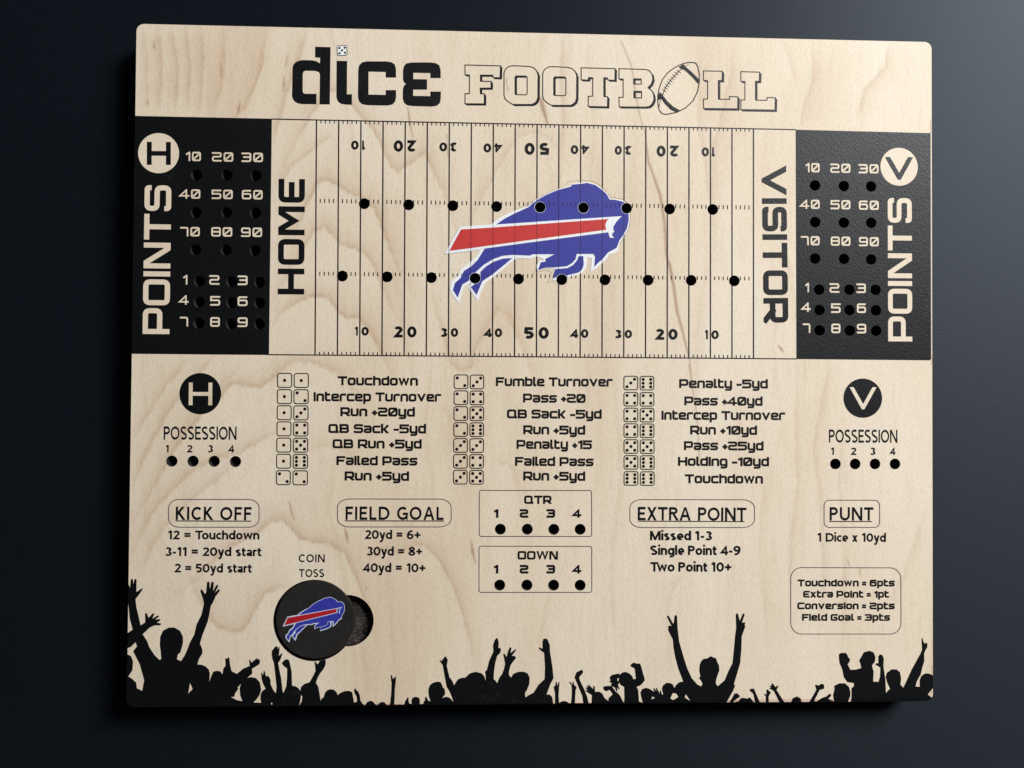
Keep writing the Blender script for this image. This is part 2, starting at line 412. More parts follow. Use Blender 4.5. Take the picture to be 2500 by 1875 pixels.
    if ch == 'g': return G(.70, c([(.70-h, x), (.70-h, 0)]+el(.36, -.02, .34-h, .24-h, 0, -130, 8)), (el(.35, xm, .35-h, xm-h, 0, 345, 19), True, 0))
    if ch == 'u': return G(.66, c([(h, x), (h, .30)]+el(.32, .30, .32-h, .30-h, 180, 330, 10)), v(.66-h, 0, x))
    if ch == 'n': return G(.66, v(h, 0, x), c(el(.34, x-.31, .32-h, .31-h, 165, 0, 10)+[(.66-h, 0)]))
    if ch == 'h': return G(.66, v(h, 0, 1.05), c(el(.34, x-.31, .32-h, .31-h, 165, 0, 10)+[(.66-h, 0)]))
    if ch == 'w': return G(1.0, c([(h*.8, x+.04), (.27, B), (.5, x-.06), (.73, B), (1-h*.8, x+.04)]), clip=x)
    if ch == 'y': return G(.66, c([(h*.8, x+.04), (.35, .04)]), c([(.66-h*.8, x+.04), (.34, -.08), (.26, -.24), (.06, -.27+h*.2)]), clip=x)
    if ch == 'x': return G(.64, c([(h, -.03), (.64-h, x+.03)]), c([(h, x+.03), (.64-h, -.03)]), clip=x)
    if ch == 't': return G(.44, c([(.17, .93), (.17, .22), (.24, B), (.42, B)]), hz(xt, 0, .42))
    if ch == 'a': return G(.62, c([(.08, xt-.05)]+el(.31, x-.24, .27-h+.02, .24-h, 125, 0, 8)+[(.60-h, 0)]), (el(.29, .22, .29-h, .22-h, 0, 345, 15), True, 0))
    if ch == 'r': return G(.42, v(h, 0, x), c(el(.34, x-.31, .32-h, .31-h, 165, 85, 6)+[(.42, xt)]))
    if ch == 'i': return G(s, v(h, 0, x), v(h, 1.0-s*.5, 1.0+s*.5))
    if ch == 'l': return G(s, v(h, 0, 1.05))
    raise KeyError(ch)
FONTS = {'tech': tech, 'sans': sans}
_gc = {}
def glyph(font, ch, s):
    key = (font, ch, s)
    if key not in _gc:
        w, strokes, clip = FONTS[font](ch, s)
        polys = []
        for pts, closed, cap in strokes:
            if closed: polys += ring_polys(pts, s)
            else: polys.append(ribbon(pts, s, False, cap))
        lim = [(-1, 0), (3, 0), (3, clip), (-1, clip)] if clip else None
        if ch == 'y' and lim: lim = [(-1, -.6), (3, -.6), (3, clip), (-1, clip)]
        # ribbons are unioned piecewise so sharp joins stay clean
        def rule(x, y):
            r = inside_any(x, y, polys)
            if lim: r &= wind(x, y, lim) != 0
            return r
        V, F = solve(polys+([lim] if lim else []), rule)
        _gc[key] = (w, V, F)
    return _gc[key]
def text(name, s_, font, A, B, hpx, weight=0.196, gap=.16, space=.5, mat='black', parent=None, z=TH+.05, label=None, kern=None):
    """write s_ along the board from the left baseline point A to the right one B; hpx is the cap height in plan units"""
    a = np.array(P(*A)); b = np.array(P(*B)); L = np.linalg.norm(b-a); u = (b-a)/L; n = np.array((-u[1], u[0]))
    H = hpx*L/math.hypot(B[0]-A[0], B[1]-A[1])
    x = 0; lay = []
    for i, ch in enumerate(s_):
        if ch == ' ': x += space; continue
        w, V, F = glyph(font, ch, weight)
        if kern and s_[i-1:i+1] in kern: x += kern[s_[i-1:i+1]]
        if font == 'sans' and s_[i-1:i] == 'T' and i and ch.islower(): x -= .17
        lay.append((x, V, F)); x += w+gap
    tot = x-gap; k = L/tot
    VV = []; FF = []; o = 0
    for x0, V, F in lay:
        q = a+np.outer((V[:, 0]+x0)*k, u)+np.outer(V[:, 1]*H, n)
        VV.append(q); FF.append(F+o); o += len(V)
    me = tomesh(name, np.vstack(VV), np.vstack(FF), z)
    ob = obj(name, me, mat, parent if parent is not None else board)
    if label: ob['label'] = label
    return ob

# ------------------------------------------------------------------ holes
HL = []   # (centre mm, radius mm)
def H(x, y): HL.append(P(x, y))
LEFT_TENS = [(479.9, 427.6), (554.4, 427.8), (624.9, 428.9), (478.5, 519.1), (553.2, 519.1), (623.7, 519.5), (477.4, 610.1), (552.4, 610.8), (622.8, 611.9)]
LEFT_ONES = [(486.8, 687.1), (565.5, 688.2), (633.6, 689.1), (486.4, 738.1), (565.5, 739.2), (633.3, 739.7), (485.5, 789.3), (564.6, 790.6), (633.1, 791.1)]
RIGHT_TENS = [(1989.5, 452.8), (2060, 454.2), (2126.4, 455.1), (1989.9, 542.3), (2060, 543.6), (2126.6, 544.1), (1989.9, 631.3), (2060.4, 632.2), (2126.6, 633.5)]
RIGHT_ONES = [(1999.6, 707.2), (2073.6, 707.2), (2137.4, 707.6), (2000.4, 757), (2073.9, 757), (2138.3, 757.9), (2000.7, 806.5), (2074.5, 807), (2138.7, 807.4)]
FIELD_UP = [(889.6, 497.3), (997.8, 500.1), (1105.6, 502.3), (1212.4, 504.3), (1318.6, 506.1), (1424.2, 507.3), (1529.7, 508.6), (1635, 510.3), (1740.1, 511.4)]
FIELD_LOW = [(835.8, 673.9), (945.2, 676), (1053.2, 677.8), (1159.9, 679.5), (1265.9, 681.1), (1371.5, 682.7), (1477, 683.3), (1582.3, 683.9), (1687.4, 684.3), (1792.7, 685.7)]
POSS = [(419.8, 1125.6), (471.6, 1125.8), (523.3, 1126), (575.1, 1126.7), (2039.4, 1132.5), (2087.6, 1132.5), (2136.1, 1132.5), (2184.8, 1132.5)]
QTR = [(1221.7, 1291.8), (1287.4, 1291.8), (1352.2, 1292.1), (1416.4, 1292.1), (1220, 1428.2), (1286.4, 1428.2), (1351.7, 1428.3), (1416.4, 1428.5)]
for g in (LEFT_TENS, LEFT_ONES, RIGHT_TENS, RIGHT_ONES, FIELD_UP, FIELD_LOW, POSS, QTR):
    for q in g: H(*q)
HR = 2.07
HOLES = [circle(c, HR, 28) for c in HL]
PK_C = P(767.3, 1514.6); PK_R = 97.6*.1556
NT_C = P(849.5, 1515.2); NT_R = 61.6*.1556
pocket = circle(PK_C, PK_R, 96); notch = circle(NT_C, NT_R, 72)

BW, BH = 304.8, 255.1
def board_outline(inset=0, r=2.7, n=8): return rounded(-BW/2+inset, -BH/2+inset, BW/2-inset, BH/2-inset, r-inset, n)
OUT = board_outline()

# ------------------------------------------------------------------ growth rings of the veneer
RINGS = []
def rg(ox, oy, k, pts, amp=1.0, fall=34): RINGS.append((np.array([P(ox+a*k, oy+b*k) for a, b in pts]), amp, fall*.155))
a2 = (640, 50, .3918)
rg(*a2, [(60, 1440), (200, 1330), (290, 1130), (345, 1015), (400, 985), (470, 1030), (600, 1100), (700, 1160), (740, 1260), (790, 1400), (850, 1560), (930, 1700)], 1)
rg(*a2, [(60, 1760), (170, 1560), (250, 1440), (320, 1310), (390, 1285), (440, 1330), (490, 1400), (560, 1410), (640, 1450), (700, 1530), (740, 1640), (790, 1750), (860, 1900)], .9)
rg(*a2, [(60, 1040), (160, 860), (250, 690), (330, 550), (400, 440), (480, 430), (560, 520), (620, 600), (690, 680), (745, 780), (800, 900), (850, 940), (920, 890), (1020, 820), (1070, 940), (1130, 1060), (1180, 1200), (1230, 1400)], .9)
rg(640, 600, .3888, [(60, 520), (120, 420), (220, 350), (330, 310), (420, 330), (480, 410), (540, 460), (600, 440), (660, 510), (720, 620), (770, 720), (830, 860)], 1)
rg(640, 600, .3888, [(0, 860), (100, 790), (200, 720), (300, 730), (400, 760), (500, 800), (560, 900)], .7)
rg(640, 600, .3888, [(1040, 180), (1090, 420), (1140, 560), (1190, 740), (1250, 790), (1310, 760), (1350, 620), (1420, 500), (1480, 400), (1540, 430), (1600, 560), (1680, 740), (1740, 950)], .7)
rg(640, 600, .3888, [(760, 60), (820, 170), (850, 300), (900, 620), (960, 900)], .45)
for pts, am in (([(370, 230), (405, 600), (410, 1000)], .5), ([(505, 230), (540, 600), (510, 1000)], .8), ([(620, 240), (685, 600), (660, 1000)], .8),
                ([(760, 250), (790, 600), (780, 1000)], .8), ([(895, 250), (910, 600), (870, 1030)], .8), ([(1100, 260), (1090, 700), (1010, 1000)], .8),
                ([(1480, 260), (1420, 650), (1300, 950), (1200, 1060)], .9), ([(1850, 270), (1800, 450), (1670, 800), (1590, 1100), (1530, 1300)], .8), ([(2100, 1200), (1950, 1300), (1700, 1500), (1560, 1700)], .6)):
    rg(250, 0, .2712, pts[::-1], am, 26)
a1 = (300, 850, .4521)
for pts, am, fl in (([(360, 60), (250, 180), (150, 330), (50, 500)], .7, 22), ([(500, 40), (420, 130), (250, 330), (130, 560), (50, 760)], .8, 24), ([(700, 40), (560, 170), (480, 260), (380, 340), (280, 480)], .5, 24),
                ([(900, 70), (860, 120), (800, 170), (740, 212), (660, 200), (590, 190), (530, 260), (450, 330), (330, 470), (240, 620), (150, 780), (60, 930)], 1, 30),
                ([(830, 450), (760, 490), (640, 560), (500, 590), (380, 660), (250, 780), (150, 900), (90, 1040), (50, 1160)], .8, 30),
                ([(650, 590), (520, 700), (400, 790), (330, 870), (230, 960), (150, 1080), (100, 1220)], .6, 30)):
    rg(*a1, pts[::-1], am, fl)
rg(*a1, [(300, 1330), (420, 1230), (540, 1100), (640, 1040), (740, 990), (800, 930), (870, 930), (920, 980), (960, 1030), (1060, 1050), (1130, 1060), (1200, 1110), (1240, 1200), (1290, 1320), (1330, 1440), (1370, 1600)], 1)
rg(*a1, [(340, 1180), (380, 1300), (440, 1400), (480, 1470), (520, 1510), (600, 1532), (650, 1520), (700, 1440), (760, 1330), (850, 1290), (930, 1300)], .9, 40)
rg(*a1, [(1320, 1180), (1350, 1130), (1420, 1090), (1500, 1110), (1580, 1060), (1640, 1070), (1700, 1130), (1780, 1280), (1830, 1420), (1880, 1600), (1900, 1800)], .8)
rg(*a1, [(1010, 560), (1090, 520), (1200, 560), (1300, 640)], .4)
rg(*a1, [(880, 130), (960, 60), (1050, 80), (1130, 130), (1200, 160), (1290, 300)], .5)
rg(*a1, [(1700, 290), (1760, 370), (1790, 500), (1850, 800)], .4)
rg(*a1, [(2000, 600), (2100, 640), (2140, 800)], .4)
a5 = (1300, 850, .788)
for pts, am in (([(820, 40), (815, 250), (820, 420), (800, 600), (790, 900)], .7), ([(925, 40), (905, 120), (870, 300), (890, 450), (900, 700), (880, 900)], .7), ([(430, 380), (470, 640), (440, 900)], .4),
                ([(720, 330), (700, 640), (730, 900)], .4), ([(960, 200), (950, 430), (965, 700), (955, 940)], .6), ([(1215, 500), (1150, 700), (1080, 820)], .5),
                ([(250, 60), (270, 400), (240, 700), (260, 1000)], .5), ([(620, 20), (640, 300), (600, 600), (610, 900)], .3), ([(60, 700), (20, 900), (40, 1100)], .5)):
    rg(*a5, pts, am*.62, 26)
a4 = (1400, 50, .4069)
for pts, am in (([(960, 100), (940, 350), (880, 600), (840, 760), (830, 1000), (850, 1500)], .6), ([(1430, 150), (1440, 350), (1390, 480), (1360, 640)], .7), ([(1890, 150), (1870, 280), (1740, 420), (1700, 600)], .7),
                ([(760, 150), (750, 640), (790, 850), (830, 1200)], .5), ([(1250, 100), (1290, 200), (1340, 400)], .3), ([(80, 100), (120, 600), (100, 1000)], .3)):
    rg(*a4, pts, am, 30)
rg(*a2, [(1870, 90), (1860, 300), (1875, 640), (1850, 900)], .6, 24)
rg(*a2, [(1250, 1400), (1330, 1180), (1420, 1000), (1500, 860), (1600, 720), (1700, 690), (1800, 740), (1900, 900)], .5, 30)
rg(860, 1560, .13562, [(100, -1000), (160, 200), (230, 700), (330, 1100)], .4)
rg(860, 1560, .13562, [(600, -1400), (700, 0), (760, 600), (800, 1100)], .4)
lr = random.Random(11)
for i in range(26):
    x0 = lr.uniform(-140, 148); y0 = lr.uniform(-120, 60); L_ = lr.uniform(40, 130); ph = lr.uniform(0, 6); am = lr.uniform(2, 7)
    pts = [(x0+am*math.sin(ph+t*2.6)+lr.uniform(-.6, .6)+t*lr.uniform(-3, 3), y0+L_*t) for t in np.linspace(0, 1, 9)]
    RINGS.append((np.array(pts), lr.uniform(.12, .32), lr.uniform(2, 5)))
STREAK = []
def sk(ox, oy, k, pts): STREAK.append(np.array([(*P(ox+a*k, oy+b*k), w*k*.155/2) for a, b, w in pts]))
sk(*a4, [(290, 130, 2), (350, 280, 4), (370, 420, 6), (390, 540, 8), (430, 680, 8), (450, 850, 16), (480, 930, 14), (520, 1050, 20), (545, 1200, 17), (560, 1400, 12), (600, 1590, 10)])
sk(1500, 560, .226, [(550, 0, 26), (552, 250, 22), (600, 400, 36), (640, 620, 34), (680, 900, 34), (740, 1120, 28), (790, 1330, 22), (820, 1450, 14)])
sk(1500, 890, .1989, [(920, 0, 30), (960, 300, 18), (985, 480, 16), (1010, 580, 14), (1020, 800, 6), (1050, 1250, 4)])
c0 = (250, 0, .2712)
sk(*c0, [(458, 385, 4), (468, 420, 22), (482, 452, 4)]); sk(*c0, [(1063, 570, 4), (1070, 630, 20), (1070, 685, 8)]); sk(*c0, [(1240, 920, 10), (1230, 975, 26), (1217, 1035, 6)])
sk(*c0, [(1668, 500, 4), (1660, 550, 14), (1650, 605, 4)]); sk(*c0, [(1635, 690, 6), (1632, 765, 22), (1630, 825, 5)]); sk(*c0, [(405, 905, 6), (408, 925, 8), (408, 942, 3)])
sk(*a2, [(908, 540, 6), (915, 600, 14), (925, 665, 12), (940, 730, 3)]); sk(*a2, [(1735, 490, 24), (1755, 560, 30), (1778, 645, 14)]); sk(*a2, [(1150, 715, 4), (1153, 780, 10), (1158, 850, 4)])
sk(*a2, [(1522, 370, 4), (1525, 400, 8), (1533, 440, 4)])
sk(*a1, [(900, 835, 5), (910, 880, 10), (928, 935, 4)]); sk(*a1, [(1198, 970, 6), (1208, 1010, 18), (1215, 1050, 8)]); sk(*a1, [(1878, 1035, 5), (1888, 1095, 18), (1902, 1155, 6)])
sk(1500, 560, .226, [(1765, 1255, 12), (1798, 1290, 34), (1830, 1325, 10)]); sk(1900, 1190, .2291, [(868, 870, 6), (870, 910, 9), (866, 940, 4)]); sk(1900, 1190, .2291, [(742, 770, 4), (748, 800, 8), (752, 825, 4)])
sk(780, 1190, .18083, [(640, 1345, 6), (630, 1365, 14), (622, 1382, 5)])
def figure_of(xy):
    f = np.zeros(len(xy)); s = np.zeros(len(xy))
    wob = (np.sin(xy[:, 0]*.9+xy[:, 1]*.35)+np.sin(xy[:, 0]*1.7-xy[:, 1]*.8+2))*.16
    for pts, amp, fall in RINGS:
        best = np.full(len(xy), 1e9); sgn = np.zeros(len(xy)); edge = np.zeros(len(xy))
        n = len(pts)-1
        for i in range(n):
            a = pts[i]; d = pts[i+1]-a; L2 = d@d
            t0 = ((xy-a)@d)/L2; t = np.clip(t0, 0, 1)
            q = xy-a-np.outer(t, d); dist = np.hypot(q[:, 0], q[:, 1])
            cr = d[0]*(xy[:, 1]-a[1])-d[1]*(xy[:, 0]-a[0])
            up = dist < best-1e-9
            best = np.where(up, dist, best); sgn = np.where(up, np.sign(cr), sgn)
            along = np.clip(((i+t)/n)*5, 0, 1)*np.clip((1-(i+t)/n)*5, 0, 1)
            edge = np.where(up, .25+.75*along, edge)
        sd = best*sgn+wob
        v = np.where(sd > 0, .55*np.exp(-np.clip(sd, 0, None)/(.95*fall))+.45*np.exp(-(np.clip(sd, 0, None)/.9)**1.3), np.exp(-(sd/.42)**2))
        f = np.maximum(f, v*amp*edge)+.18*np.minimum(f, v*amp*edge)
    for pts in STREAK:
        for i in range(len(pts)-1):
            a = pts[i, :2]; d = pts[i+1, :2]-a; t = np.clip(((xy-a)@d)/(d@d), 0, 1)
            q = xy-a-np.outer(t, d); dist = np.hypot(q[:, 0], q[:, 1]); w = pts[i, 2]*(1-t)+pts[i+1, 2]*t
            s = np.maximum(s, np.clip(1.45-dist/np.maximum(w, .25), 0, 1)*np.clip(.45+w*.9, 0, 1))
    return np.clip(f, 0, 1), s
def grained(me):
    n = len(me.vertices); co_ = np.zeros(n*3); me.vertices.foreach_get('co', co_)
    xy = co_.reshape(-1, 3)[:, :2]/MM
    f, s = figure_of(xy)
    for nm, v in (('figure', f), ('streak', s)):
        at = me.attributes.new(nm, 'FLOAT', 'POINT'); at.data.foreach_set('value', v.astype(np.float32))

# board face: dense sheet so that the grain can be carried by its vertices
gx = np.arange(-BW/2+.5, BW/2-.3, .8); gy = np.arange(-BH/2+.5, BH/2-.3, 1.1)
grid = [(x+(.4 if j % 2 else 0), y) for j, y in enumerate(gy) for x in gx]
# extra points along streaks and ring edges
for pts in STREAK:
    for i in range(len(pts)-1):
        n = max(2, int(np.linalg.norm(pts[i+1, :2]-pts[i, :2])/.35))
        for t in np.linspace(0, 1, n, endpoint=False):
            q = pts[i, :2]*(1-t)+pts[i+1, :2]*t; w = pts[i, 2]*(1-t)+pts[i+1, 2]*t
            for o_ in (-1.3, -.7, 0, .7, 1.3): grid.append((q[0]+o_*max(w, .12), q[1]))
hc = np.array(HL)
ga = np.array(grid)
ok = (np.abs(ga[:, 0]) < BW/2-.2) & (np.abs(ga[:, 1]) < BH/2-.2)
cx = np.maximum(np.abs(ga[:, 0])-(BW/2-2.7), 0); cy = np.maximum(np.abs(ga[:, 1])-(BH/2-2.7), 0)
ok &= ~((cx > 0) & (cy > 0) & (np.hypot(cx, cy) > 2.5))
for c in hc: ok &= np.hypot(ga[:, 0]-c[0], ga[:, 1]-c[1]) > HR+.15
ok &= (np.hypot(ga[:, 0]-PK_C[0], ga[:, 1]-PK_C[1]) > PK_R+.1) & (np.hypot(ga[:, 0]-NT_C[0], ga[:, 1]-NT_C[1]) > NT_R+.1)
ga = ga[ok]
def rule_face(x, y):
    r = wind(x, y, OUT) != 0
    for c in hc: r &= np.hypot(x-c[0], y-c[1]) > HR*.99
    r &= (np.hypot(x-PK_C[0], y-PK_C[1]) > PK_R*.999) & (np.hypot(x-NT_C[0], y-NT_C[1]) > NT_R*.999)
    return r
V, F = solve([OUT]+HOLES+[pocket, notch], rule_face, ga.tolist())
me = tomesh('veneer_face', V, F, TH); grained(me)
obj('veneer_face', me, 'wood', board)

# plywood core: side walls, slightly eased top edge, underside
def walls(name, loops, mat, parent, flip=False):
    me = bpy.data.meshes.new(name); vs = []; fs = []
    n = len(loops[0][0])
    for lp, z in loops: vs += [(x*MM, y*MM, z*MM) for x, y in lp]
    for k in range(len(loops)-1):
        for i in range(n):
            j = (i+1) % n; f = (k*n+i, k*n+j, (k+1)*n+j, (k+1)*n+i)
            fs.append(f[::-1] if flip else f)
    fs.append(tuple(range((len(loops)-1)*n, len(loops)*n)) if not flip else tuple(range((len(loops)-1)*n, len(loops)*n))[::-1])
    me.from_pydata(vs, [], fs); me.validate()
    return obj(name, me, mat, parent)
lo = board_outline(-.18, 2.7)
core = walls('plywood_core', [(lo, TH-.3), (lo, .25), (OUT, 0)], 'burnt', board, flip=True)
me = bpy.data.meshes.new('veneer_edge'); n = len(OUT)
me.from_pydata([(x*MM, y*MM, TH*MM) for x, y in OUT]+[(x*MM, y*MM, (TH-.3)*MM) for x, y in lo], [], [(i, n+i, n+(i+1) % n, (i+1) % n) for i in range(n)])
obj('veneer_edge', me, 'wood', board)

# peg holes: each its own little cup
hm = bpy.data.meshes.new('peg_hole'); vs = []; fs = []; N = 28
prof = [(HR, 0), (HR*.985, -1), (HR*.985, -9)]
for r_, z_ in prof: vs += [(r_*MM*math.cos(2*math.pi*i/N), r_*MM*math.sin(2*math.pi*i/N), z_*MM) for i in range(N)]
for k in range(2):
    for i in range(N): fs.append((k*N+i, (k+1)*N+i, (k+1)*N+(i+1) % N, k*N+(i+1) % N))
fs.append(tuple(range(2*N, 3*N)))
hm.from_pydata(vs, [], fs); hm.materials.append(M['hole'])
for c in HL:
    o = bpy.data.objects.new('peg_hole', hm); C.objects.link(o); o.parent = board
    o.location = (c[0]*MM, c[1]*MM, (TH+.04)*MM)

# coin pocket: round well with a finger notch
PD = 3.0
V, F = solve([pocket, notch], lambda x, y: (np.hypot(x-PK_C[0], y-PK_C[1]) < PK_R) | (np.hypot(x-NT_C[0], y-NT_C[1]) < NT_R))
pf = obj('coin_pocket', tomesh('coin_pocket', V, F, TH-PD), 'pocket', board)
pf['label'] = 'dark engraved coin pocket with a half-round finger notch'
wl = bpy.data.meshes.new('pocket_wall'); vs = []; fs = []
def arc_wall(poly, oc, orad):
    n = len(poly)
    for i in range(n):
        a, b = poly[i], poly[(i+1) % n]; m = ((a[0]+b[0])/2, (a[1]+b[1])/2)
        if math.hypot(m[0]-oc[0], m[1]-oc[1]) < orad: continue
        k = len(vs)
        for q, z_ in ((a, TH), (b, TH), (b, TH-PD), (a, TH-PD)): vs.append((q[0]*MM, q[1]*MM, z_*MM))
        fs.append((k, k+1, k+2, k+3))
arc_wall(pocket, NT_C, NT_R); arc_wall(notch, PK_C, PK_R)
wl.from_pydata(vs, [], fs); obj('pocket_wall', wl, 'burnt', pf)

# ------------------------------------------------------------------ printed points panels
def holes_near(px_list): return [circle(P(*q), HR, 28) for q in px_list]
PANEL_L = [P(318, 282.8), P(664, 290.0), P(657, 866.6), P(310, 863.6)]
PANEL_R = [P(1942.5, 316.8), P(2271.6, 325.2), P(2273, 875.5), P(2270, 879.6), P(1944.3, 876.6)]
circL = circle(P(387.7, 373.9), 48.9*.1552, 64); circR = circle(P(2195.1, 407.1), 46.1*.161, 64)
inner = board_outline(.02)
sheet('points_panel', 'black', board, [PANEL_L], holes_near(LEFT_TENS+LEFT_ONES)+[circL], also=inner)['label'] = 'black home points panel on the left edge'
sheet('points_panel', 'black', board, [PANEL_R], holes_near(RIGHT_TENS+RIGHT_ONES)+[circR], also=inner)['label'] = 'black visitor points panel on the right edge'
Z2 = TH+.09
def wtext(*a, **k):
    o = text(*a, mat='wood', z=Z2, **k); grained(o.data); return o
for s_, ax, bx, by in (('10', 453.3, 490.8, 393.5), ('20', 517.9, 569.8, 394.8), ('30', 589.9, 642.3, 395.8),
                       ('40', 438.9, 489.3, 485.2), ('50', 517, 568.5, 486.2), ('60', 590.8, 641.4, 487.0),
                       ('70', 440, 488, 577.2), ('80', 516, 567.2, 577.8), ('90', 588.8, 640, 578.6)):
    wtext('points_numeral', s_, 'tech', (ax, by-.2), (bx, by+.2), 23.2, weight=0.174, gap=.2)
for s_, ax, bx, by in (('1', 446.8, 457.7, 694.7), ('2', 511.2, 536, 695.3), ('3', 580.6, 604.7, 696.2), ('4', 437.8, 460.9, 744), ('5', 513.4, 537.8, 746.3), ('6', 580.3, 604.7, 747.1),
                       ('7', 439.6, 459.5, 796.9), ('8', 513.4, 536.9, 797.8), ('9', 580.3, 604.7, 798.3)):
    wtext('points_numeral', s_, 'tech', (ax, by), (bx, by+.1), 23.8, weight=0.174)
for s_, ax, bx, by in (('10', 1965.5, 2000.7, 420.8), ('20', 2026.9, 2075.8, 422.3), ('30', 2095.8, 2144.5, 423.5),
                       ('40', 1953.3, 2000.9, 510.1), ('50', 2027.5, 2075.8, 511.2), ('60', 2096.6, 2145, 512.5),
                       ('70', 1954.8, 2000.7, 599), ('80', 2028, 2075.8, 600.2), ('90', 2096.6, 2145, 601.4)):
    wtext('points_numeral', s_, 'tech', (ax, by-.2), (bx, by+.2), 22.2, weight=0.180, gap=.2)
for s_, ax, bx, by in (('1', 1965, 1974.5, 713.6), ('2', 2025.1, 2048.8, 714.8), ('3', 2090.8, 2113.4, 715.5), ('4', 1957, 1978.7, 761.5), ('5', 2028.7, 2051.9, 764), ('6', 2091.7, 2113.9, 764.2),
                       ('7', 1959.7, 1978.1, 812.8), ('8', 2029.3, 2051.5, 813.4), ('9', 2091.7, 2114.3, 813.9)):
    wtext('points_numeral', s_, 'tech', (ax, by), (bx, by+.1), 23, weight=0.180)
wtext('points_lettering', 'POINTS', 'tech', (413.9, 815.9), (419, 453.1), 64.2, weight=0.196, gap=.115, label='pale POINTS lettering reading upward in the left panel')
wtext('points_lettering', 'POINTS', 'tech', (2226.9, 833.8), (2225.5, 484.1), 59.7, weight=0.196, gap=.115, label='pale POINTS lettering reading upward in the right panel')
text('badge_letter', 'H', 'tech', (358.9, 402.3), (417.3, 402.6), 57, weight=0.202, label='black H in the pale round badge')
text('badge_letter', 'V', 'tech', (2160.8, 438.6), (2230, 439.0), 54.4, weight=0.196, label='black V in the pale round badge')

# ------------------------------------------------------------------ big side words
text('side_word', 'HOME', 'tech', (742.8, 718.9), (744.7, 437.4), 63.5, weight=0.218, gap=.15, label='black HOME lettering reading upward')
text('side_word', 'VISITOR', 'tech', (1859, 403.8), (1864.4, 787.9), 60.8, weight=0.227, gap=.12, label='black VISITOR lettering reading downward')

# ------------------------------------------------------------------ playing field
def lerp(a, b, t): return (a[0]+(b[0]-a[0])*t, a[1]+(b[1]-a[1])*t)
TL, TR, BL, BR = P(772.9, 293.3), P(1839.4, 314.3), P(769.4, 867.6), P(1839.5, 875.6)
def fld(u, v): return lerp(lerp(TL, TR, u), lerp(BL, BR, u), v)
lines = []
lines.append(seg(P(664, 290.8), P(1943, 316.6), .42))
lines.append(seg(P(656, 865.8), P(1944.5, 876.2), .42))
yard = [seg(fld(i/20, 0), fld(i/20, 1), .48) for i in range(21)]
NEAR = holes_near(FIELD_UP+FIELD_LOW)
ox, oy, kk = 1060, 420, .22604
LG = crop(ox, oy, kk)
W_ = [(280, 592), (615, 568), (690, 505), (850, 423), (1010, 373), (1100, 300), (1200, 245), (1330, 187), (1475, 148), (1482, 127), (1600, 117), (1650, 108), (1745, 131), (1815, 181), (1868, 228), (1900, 288), (1965, 293), (2050, 313), (2092, 370), (2112, 440), (2110, 530), (2095, 610), (2050, 690), (2035, 715), (2005, 760), (1990, 815), (1985, 855), (1940, 880), (1885, 890), (1860, 940), (1800, 1000), (1690, 1078), (1702, 940), (1655, 920), (1645, 1020), (1620, 1070), (1570, 1105), (1440, 1145), (1290, 1172), (1278, 1150), (1300, 1040), (1200, 1037), (1115, 1070), (1105, 1010), (1130, 965), (1190, 950), (1130, 918), (1105, 912), (1040, 938), (890, 928), (800, 1000), (640, 1135), (545, 1205), (470, 1392), (368, 1248), (390, 1200), (320, 1240), (268, 1422), (168, 1275), (185, 1180), (262, 1120), (290, 1050), (400, 965), (460, 910), (500, 845), (110, 887)]
BM_ = [(668, 568), (760, 505), (870, 447), (1015, 382), (1105, 308), (1200, 253), (1330, 197), (1480, 157), (1487, 137), (1600, 127), (1650, 118), (1740, 142), (1808, 190), (1860, 237), (1893, 297), (1960, 302), (2042, 323), (2082, 372), (2100, 440), (2100, 525), (2083, 605), (2040, 685), (2000, 740), (1970, 820), (1880, 868), (1810, 950), (1785, 968), (1728, 1025), (1738, 915), (1720, 885), (1540, 885), (1525, 945), (1490, 985), (1430, 1018), (1300, 1030), (1200, 1033), (1122, 1062), (1150, 978), (1205, 965), (1200, 940), (1300, 888), (1070, 888), (1030, 903), (850, 895), (740, 905), (640, 940), (540, 1000), (460, 1070), (420, 1115), (388, 1165), (305, 1215), (255, 1355), (203, 1275), (225, 1200), (290, 1140), (320, 1070), (400, 1020), (470, 950), (545, 830), (600, 600)]
LEG2 = [(845, 930), (745, 935), (640, 970), (560, 1020), (500, 1080), (500, 1130), (430, 1215), (398, 1245), (458, 1328), (520, 1180), (640, 1100), (700, 1050)]
FLEG = [(1560, 910), (1610, 908), (1615, 1000), (1600, 1050), (1560, 1085), (1440, 1115), (1280, 1145), (1305, 1050), (1440, 1038), (1500, 1005), (1545, 950)]
STW = [(280, 592), (640, 570), (2025, 477), (1965, 540), (1935, 590), (1932, 615), (1945, 645), (1922, 665), (1922, 690), (1945, 712), (1905, 712), (1890, 700), (1880, 652), (1105, 752), (540, 828), (110, 887)]
RED = [(290, 622), (640, 600), (1885, 508), (1862, 530), (1848, 570), (1850, 600), (1860, 624), (1570, 663), (1105, 725), (400, 822), (165, 852)]
EDGE = [(870, 408), (1010, 340), (1150, 265), (1320, 190), (1430, 135), (1435, 105), (1600, 88), (1720, 100), (1810, 155), (1905, 272), (2030, 290), (2085, 330), (2125, 440), (2110, 590), (2050, 712), (2005, 780)]
EDGE2 = [(1110, 1000), (1068, 1117), (1120, 1080), (1215, 1058), (1265, 1080), (1228, 1196), (1300, 1172)]
lw = LG(W_)
vis = sheet('field_line', 'black', board, lines+yard, NEAR+[lw]); vis['label'] = 'yard lines ruled across the field'
ticks = []
n_ticks = []
def v_at(y_px, x_px):
    # fraction down the field of a plan point
    p = P(x_px, y_px); u = (x_px-770)/1070; a = lerp(TL, TR, u); b = lerp(BL, BR, u)
    return (a[1]-p[1])/(a[1]-b[1])
